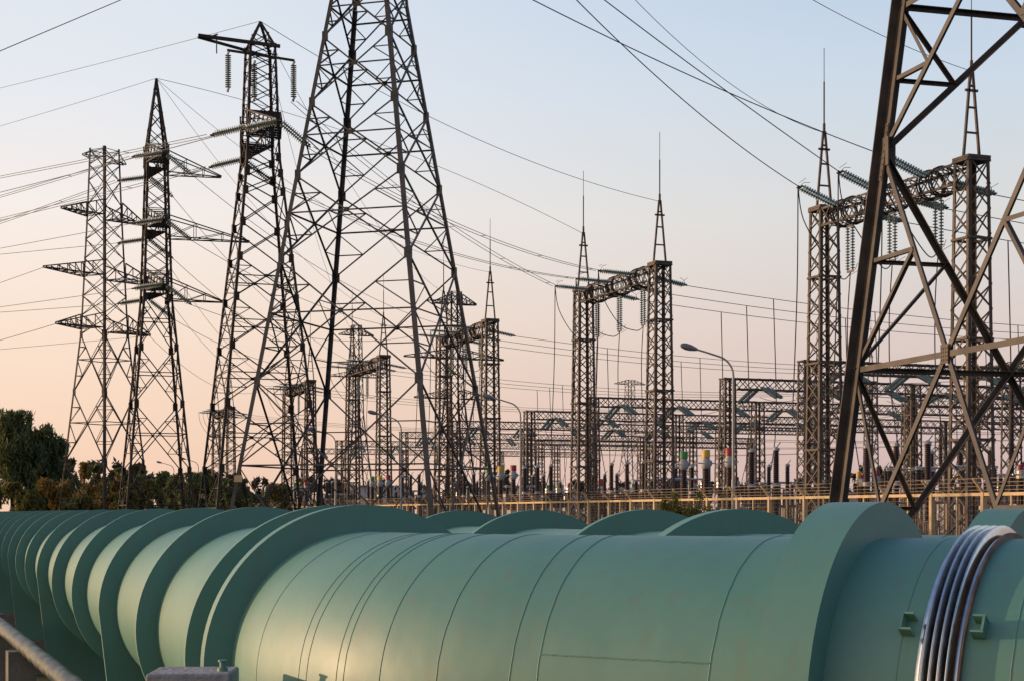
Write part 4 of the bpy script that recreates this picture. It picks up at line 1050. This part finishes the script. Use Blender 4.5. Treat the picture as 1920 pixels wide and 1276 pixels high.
for (px, yt, D, wpx, mm, lab) in ((112, 868, 175, 110, 'leafmid', 'olive tree filling the gap right of the willows'), (180, 872, 178, 110, 'leafdark', 'dark tree behind the leftmost pylon feet'), (245, 878, 176, 110, 'leafmid', 'olive tree between the leftmost and the needle pylon'),
        (310, 884, 178, 110, 'leafdark', 'dark tree behind the small curved lamps'), (375, 888, 176, 110, 'leafmid', 'olive tree behind the anchor pylon left leg'), (450, 897, 178, 120, 'leafdark', 'dark tree behind the anchor pylon right leg'), (530, 903, 180, 110, 'leafmid', 'olive tree behind the middle pylon left leg')):
    px_tree('bushy_tree', lab, 'tree', 'bushy trees behind the pylons', px, yt, D, wpx, M[mm], 6500, 0.24, lobes=16, trunk=True, z0=-0.1)
px_tree('bush', 'leafy green bush in front of the fence by the near lamp', 'bush', BG, 1270, 924, 50, 190, M['leafyel'], 9000, 0.06, lobes=24, trunk=False, z0=-0.05)
for j, (az, D, H, wd) in enumerate(((-24, 120, 11.0, 13), (-31, 108, 12.0, 14), (-38, 98, 11.0, 13), (-46, 92, 11.5, 13), (-54, 90, 11.0, 12), (-61, 88, 11.0, 12), (-67, 88, 9.0, 12), (-74, 90, 8.6, 12), (-82, 90, 9.0, 13))):
    tree('willow_tree', 'dark green willow in the row beyond the left edge', 'tree', 'willows beyond the left edge', (D * math.sin(R(az)), D * math.cos(R(az))), H, wd, M['leafdark'], 7500 if az < -64 else 7000, 0.26, lobes=20)
FG = 'far trees along the horizon'
farl = [(140, 862), (195, 858), (250, 868), (300, 882), (345, 885), (385, 880), (440, 890), (500, 896), (570, 893), (640, 898), (720, 893), (800, 897), (880, 890), (945, 880), (1000, 902), (1090, 900), (1150, 903), (1190, 898), (1250, 905), (1330, 903), (1420, 900), (1500, 898), (1560, 890), (1625, 862), (1665, 868), (1740, 880), (1800, 880), (1870, 872), (1920, 868)]
ords = ('first', 'second', 'third')
for j, (px, yt) in enumerate(farl):
    D = 230 + 40 * ((j * 7) % 3) + (60 if px > 900 else 0)
    lab = 'hazy olive tree on the horizon behind the pylons at the left' if px < 420 else ('hazy low tree on the horizon behind the middle pylon' if px < 900 else ('hazy low tree on the horizon behind the switchyard' if px < 1540 else 'hazy tree on the horizon behind the close pylon base'))
    px_tree('far_tree', lab, 'tree', FG, px, yt, D, 80 + (j * 37) % 40, M['leaffar'], 2200, 0.42, lobes=10, z0=0.0)

# ------------------------------------------------------------------ buildings far behind
def house(px, D, wpx, ytop, label, mm, dep=8.0):
    p = at(px, ytop, D); wd = wpx / F * D; h = p.z - GZ; r = empty('substation_building', (p.x, p.y, GZ), rv); tag(r, label, 'building', 'low buildings in the yard')
    mb = MB(); mb.box((0, 0, h / 2), wd, dep, h); mb.build('wall', M[mm], r)
    mb = MB(); mb.box((0, 0, h + 0.09), wd + 0.5, dep + 0.5, 0.18); mb.build('roof', M['roofg'], r)
    n = max(2, int(wd / 3))
    for i in range(n):
        mb = MB(); x = -wd / 2 + (i + 0.5) * wd / n; mb.box((x, -dep / 2 - 0.02, h * 0.58), wd / n * 0.5, 0.06, h * 0.34); mb.build('window', M['glasswin'], r)
    mb = MB(); mb.box((-wd / 2 + 0.9, -dep / 2 - 0.02, 1.05), 0.95, 0.07, 2.1); mb.build('door', M['grey'], r)
house(1560, 190, 150, 925, 'long low pale building behind the close pylon left leg', 'white')
house(1790, 170, 140, 925, 'low pale building behind the close pylon bracing', 'white')
house(705, 230, 90, 912, 'small pale building seen through the middle pylon base', 'white')
house(1000, 230, 150, 925, 'low pale building behind the second street lamp', 'white')
ch = empty('chimney', tuple(at(1127, 960, 330).xy) + (GZ,)); tag(ch, 'tiny red and white banded chimney on the horizon', 'chimney')
hc = zz(897, 330) - GZ
for i in range(6):
    mb = MB(); mb.lathe([(0.9 - 0.05 * i, hc * i / 6), (0.85 - 0.05 * i, hc * (i + 1) / 6)], 12); mb.build('chimney_band', M['redcap' if i % 2 else 'white'], ch)
# small notice plates on pylon legs
for T_, hw_, z in ((T1, hw1, 2.85), (T2, hw2, 2.6), (T3, hw3, 2.4)):
    cs_ = sorted(((T_.matrix_basis @ Vector((x * hw_(z), y * hw_(z), z))).x, x, y) for x in (-1, 1) for y in (-1, 1)); _, x, y = cs_[0]
    mb = MB(); c = Vector((x * hw_(z), y * hw_(z), z)); mb.box(c + Vector((-x * 0.12, y * 0.03 if y < 0 else -0.03, 0)), 0.28, 0.015, 0.22); mb.build('notice_plate', M['fence'], T_)
print('objects', len(bpy.data.objects))
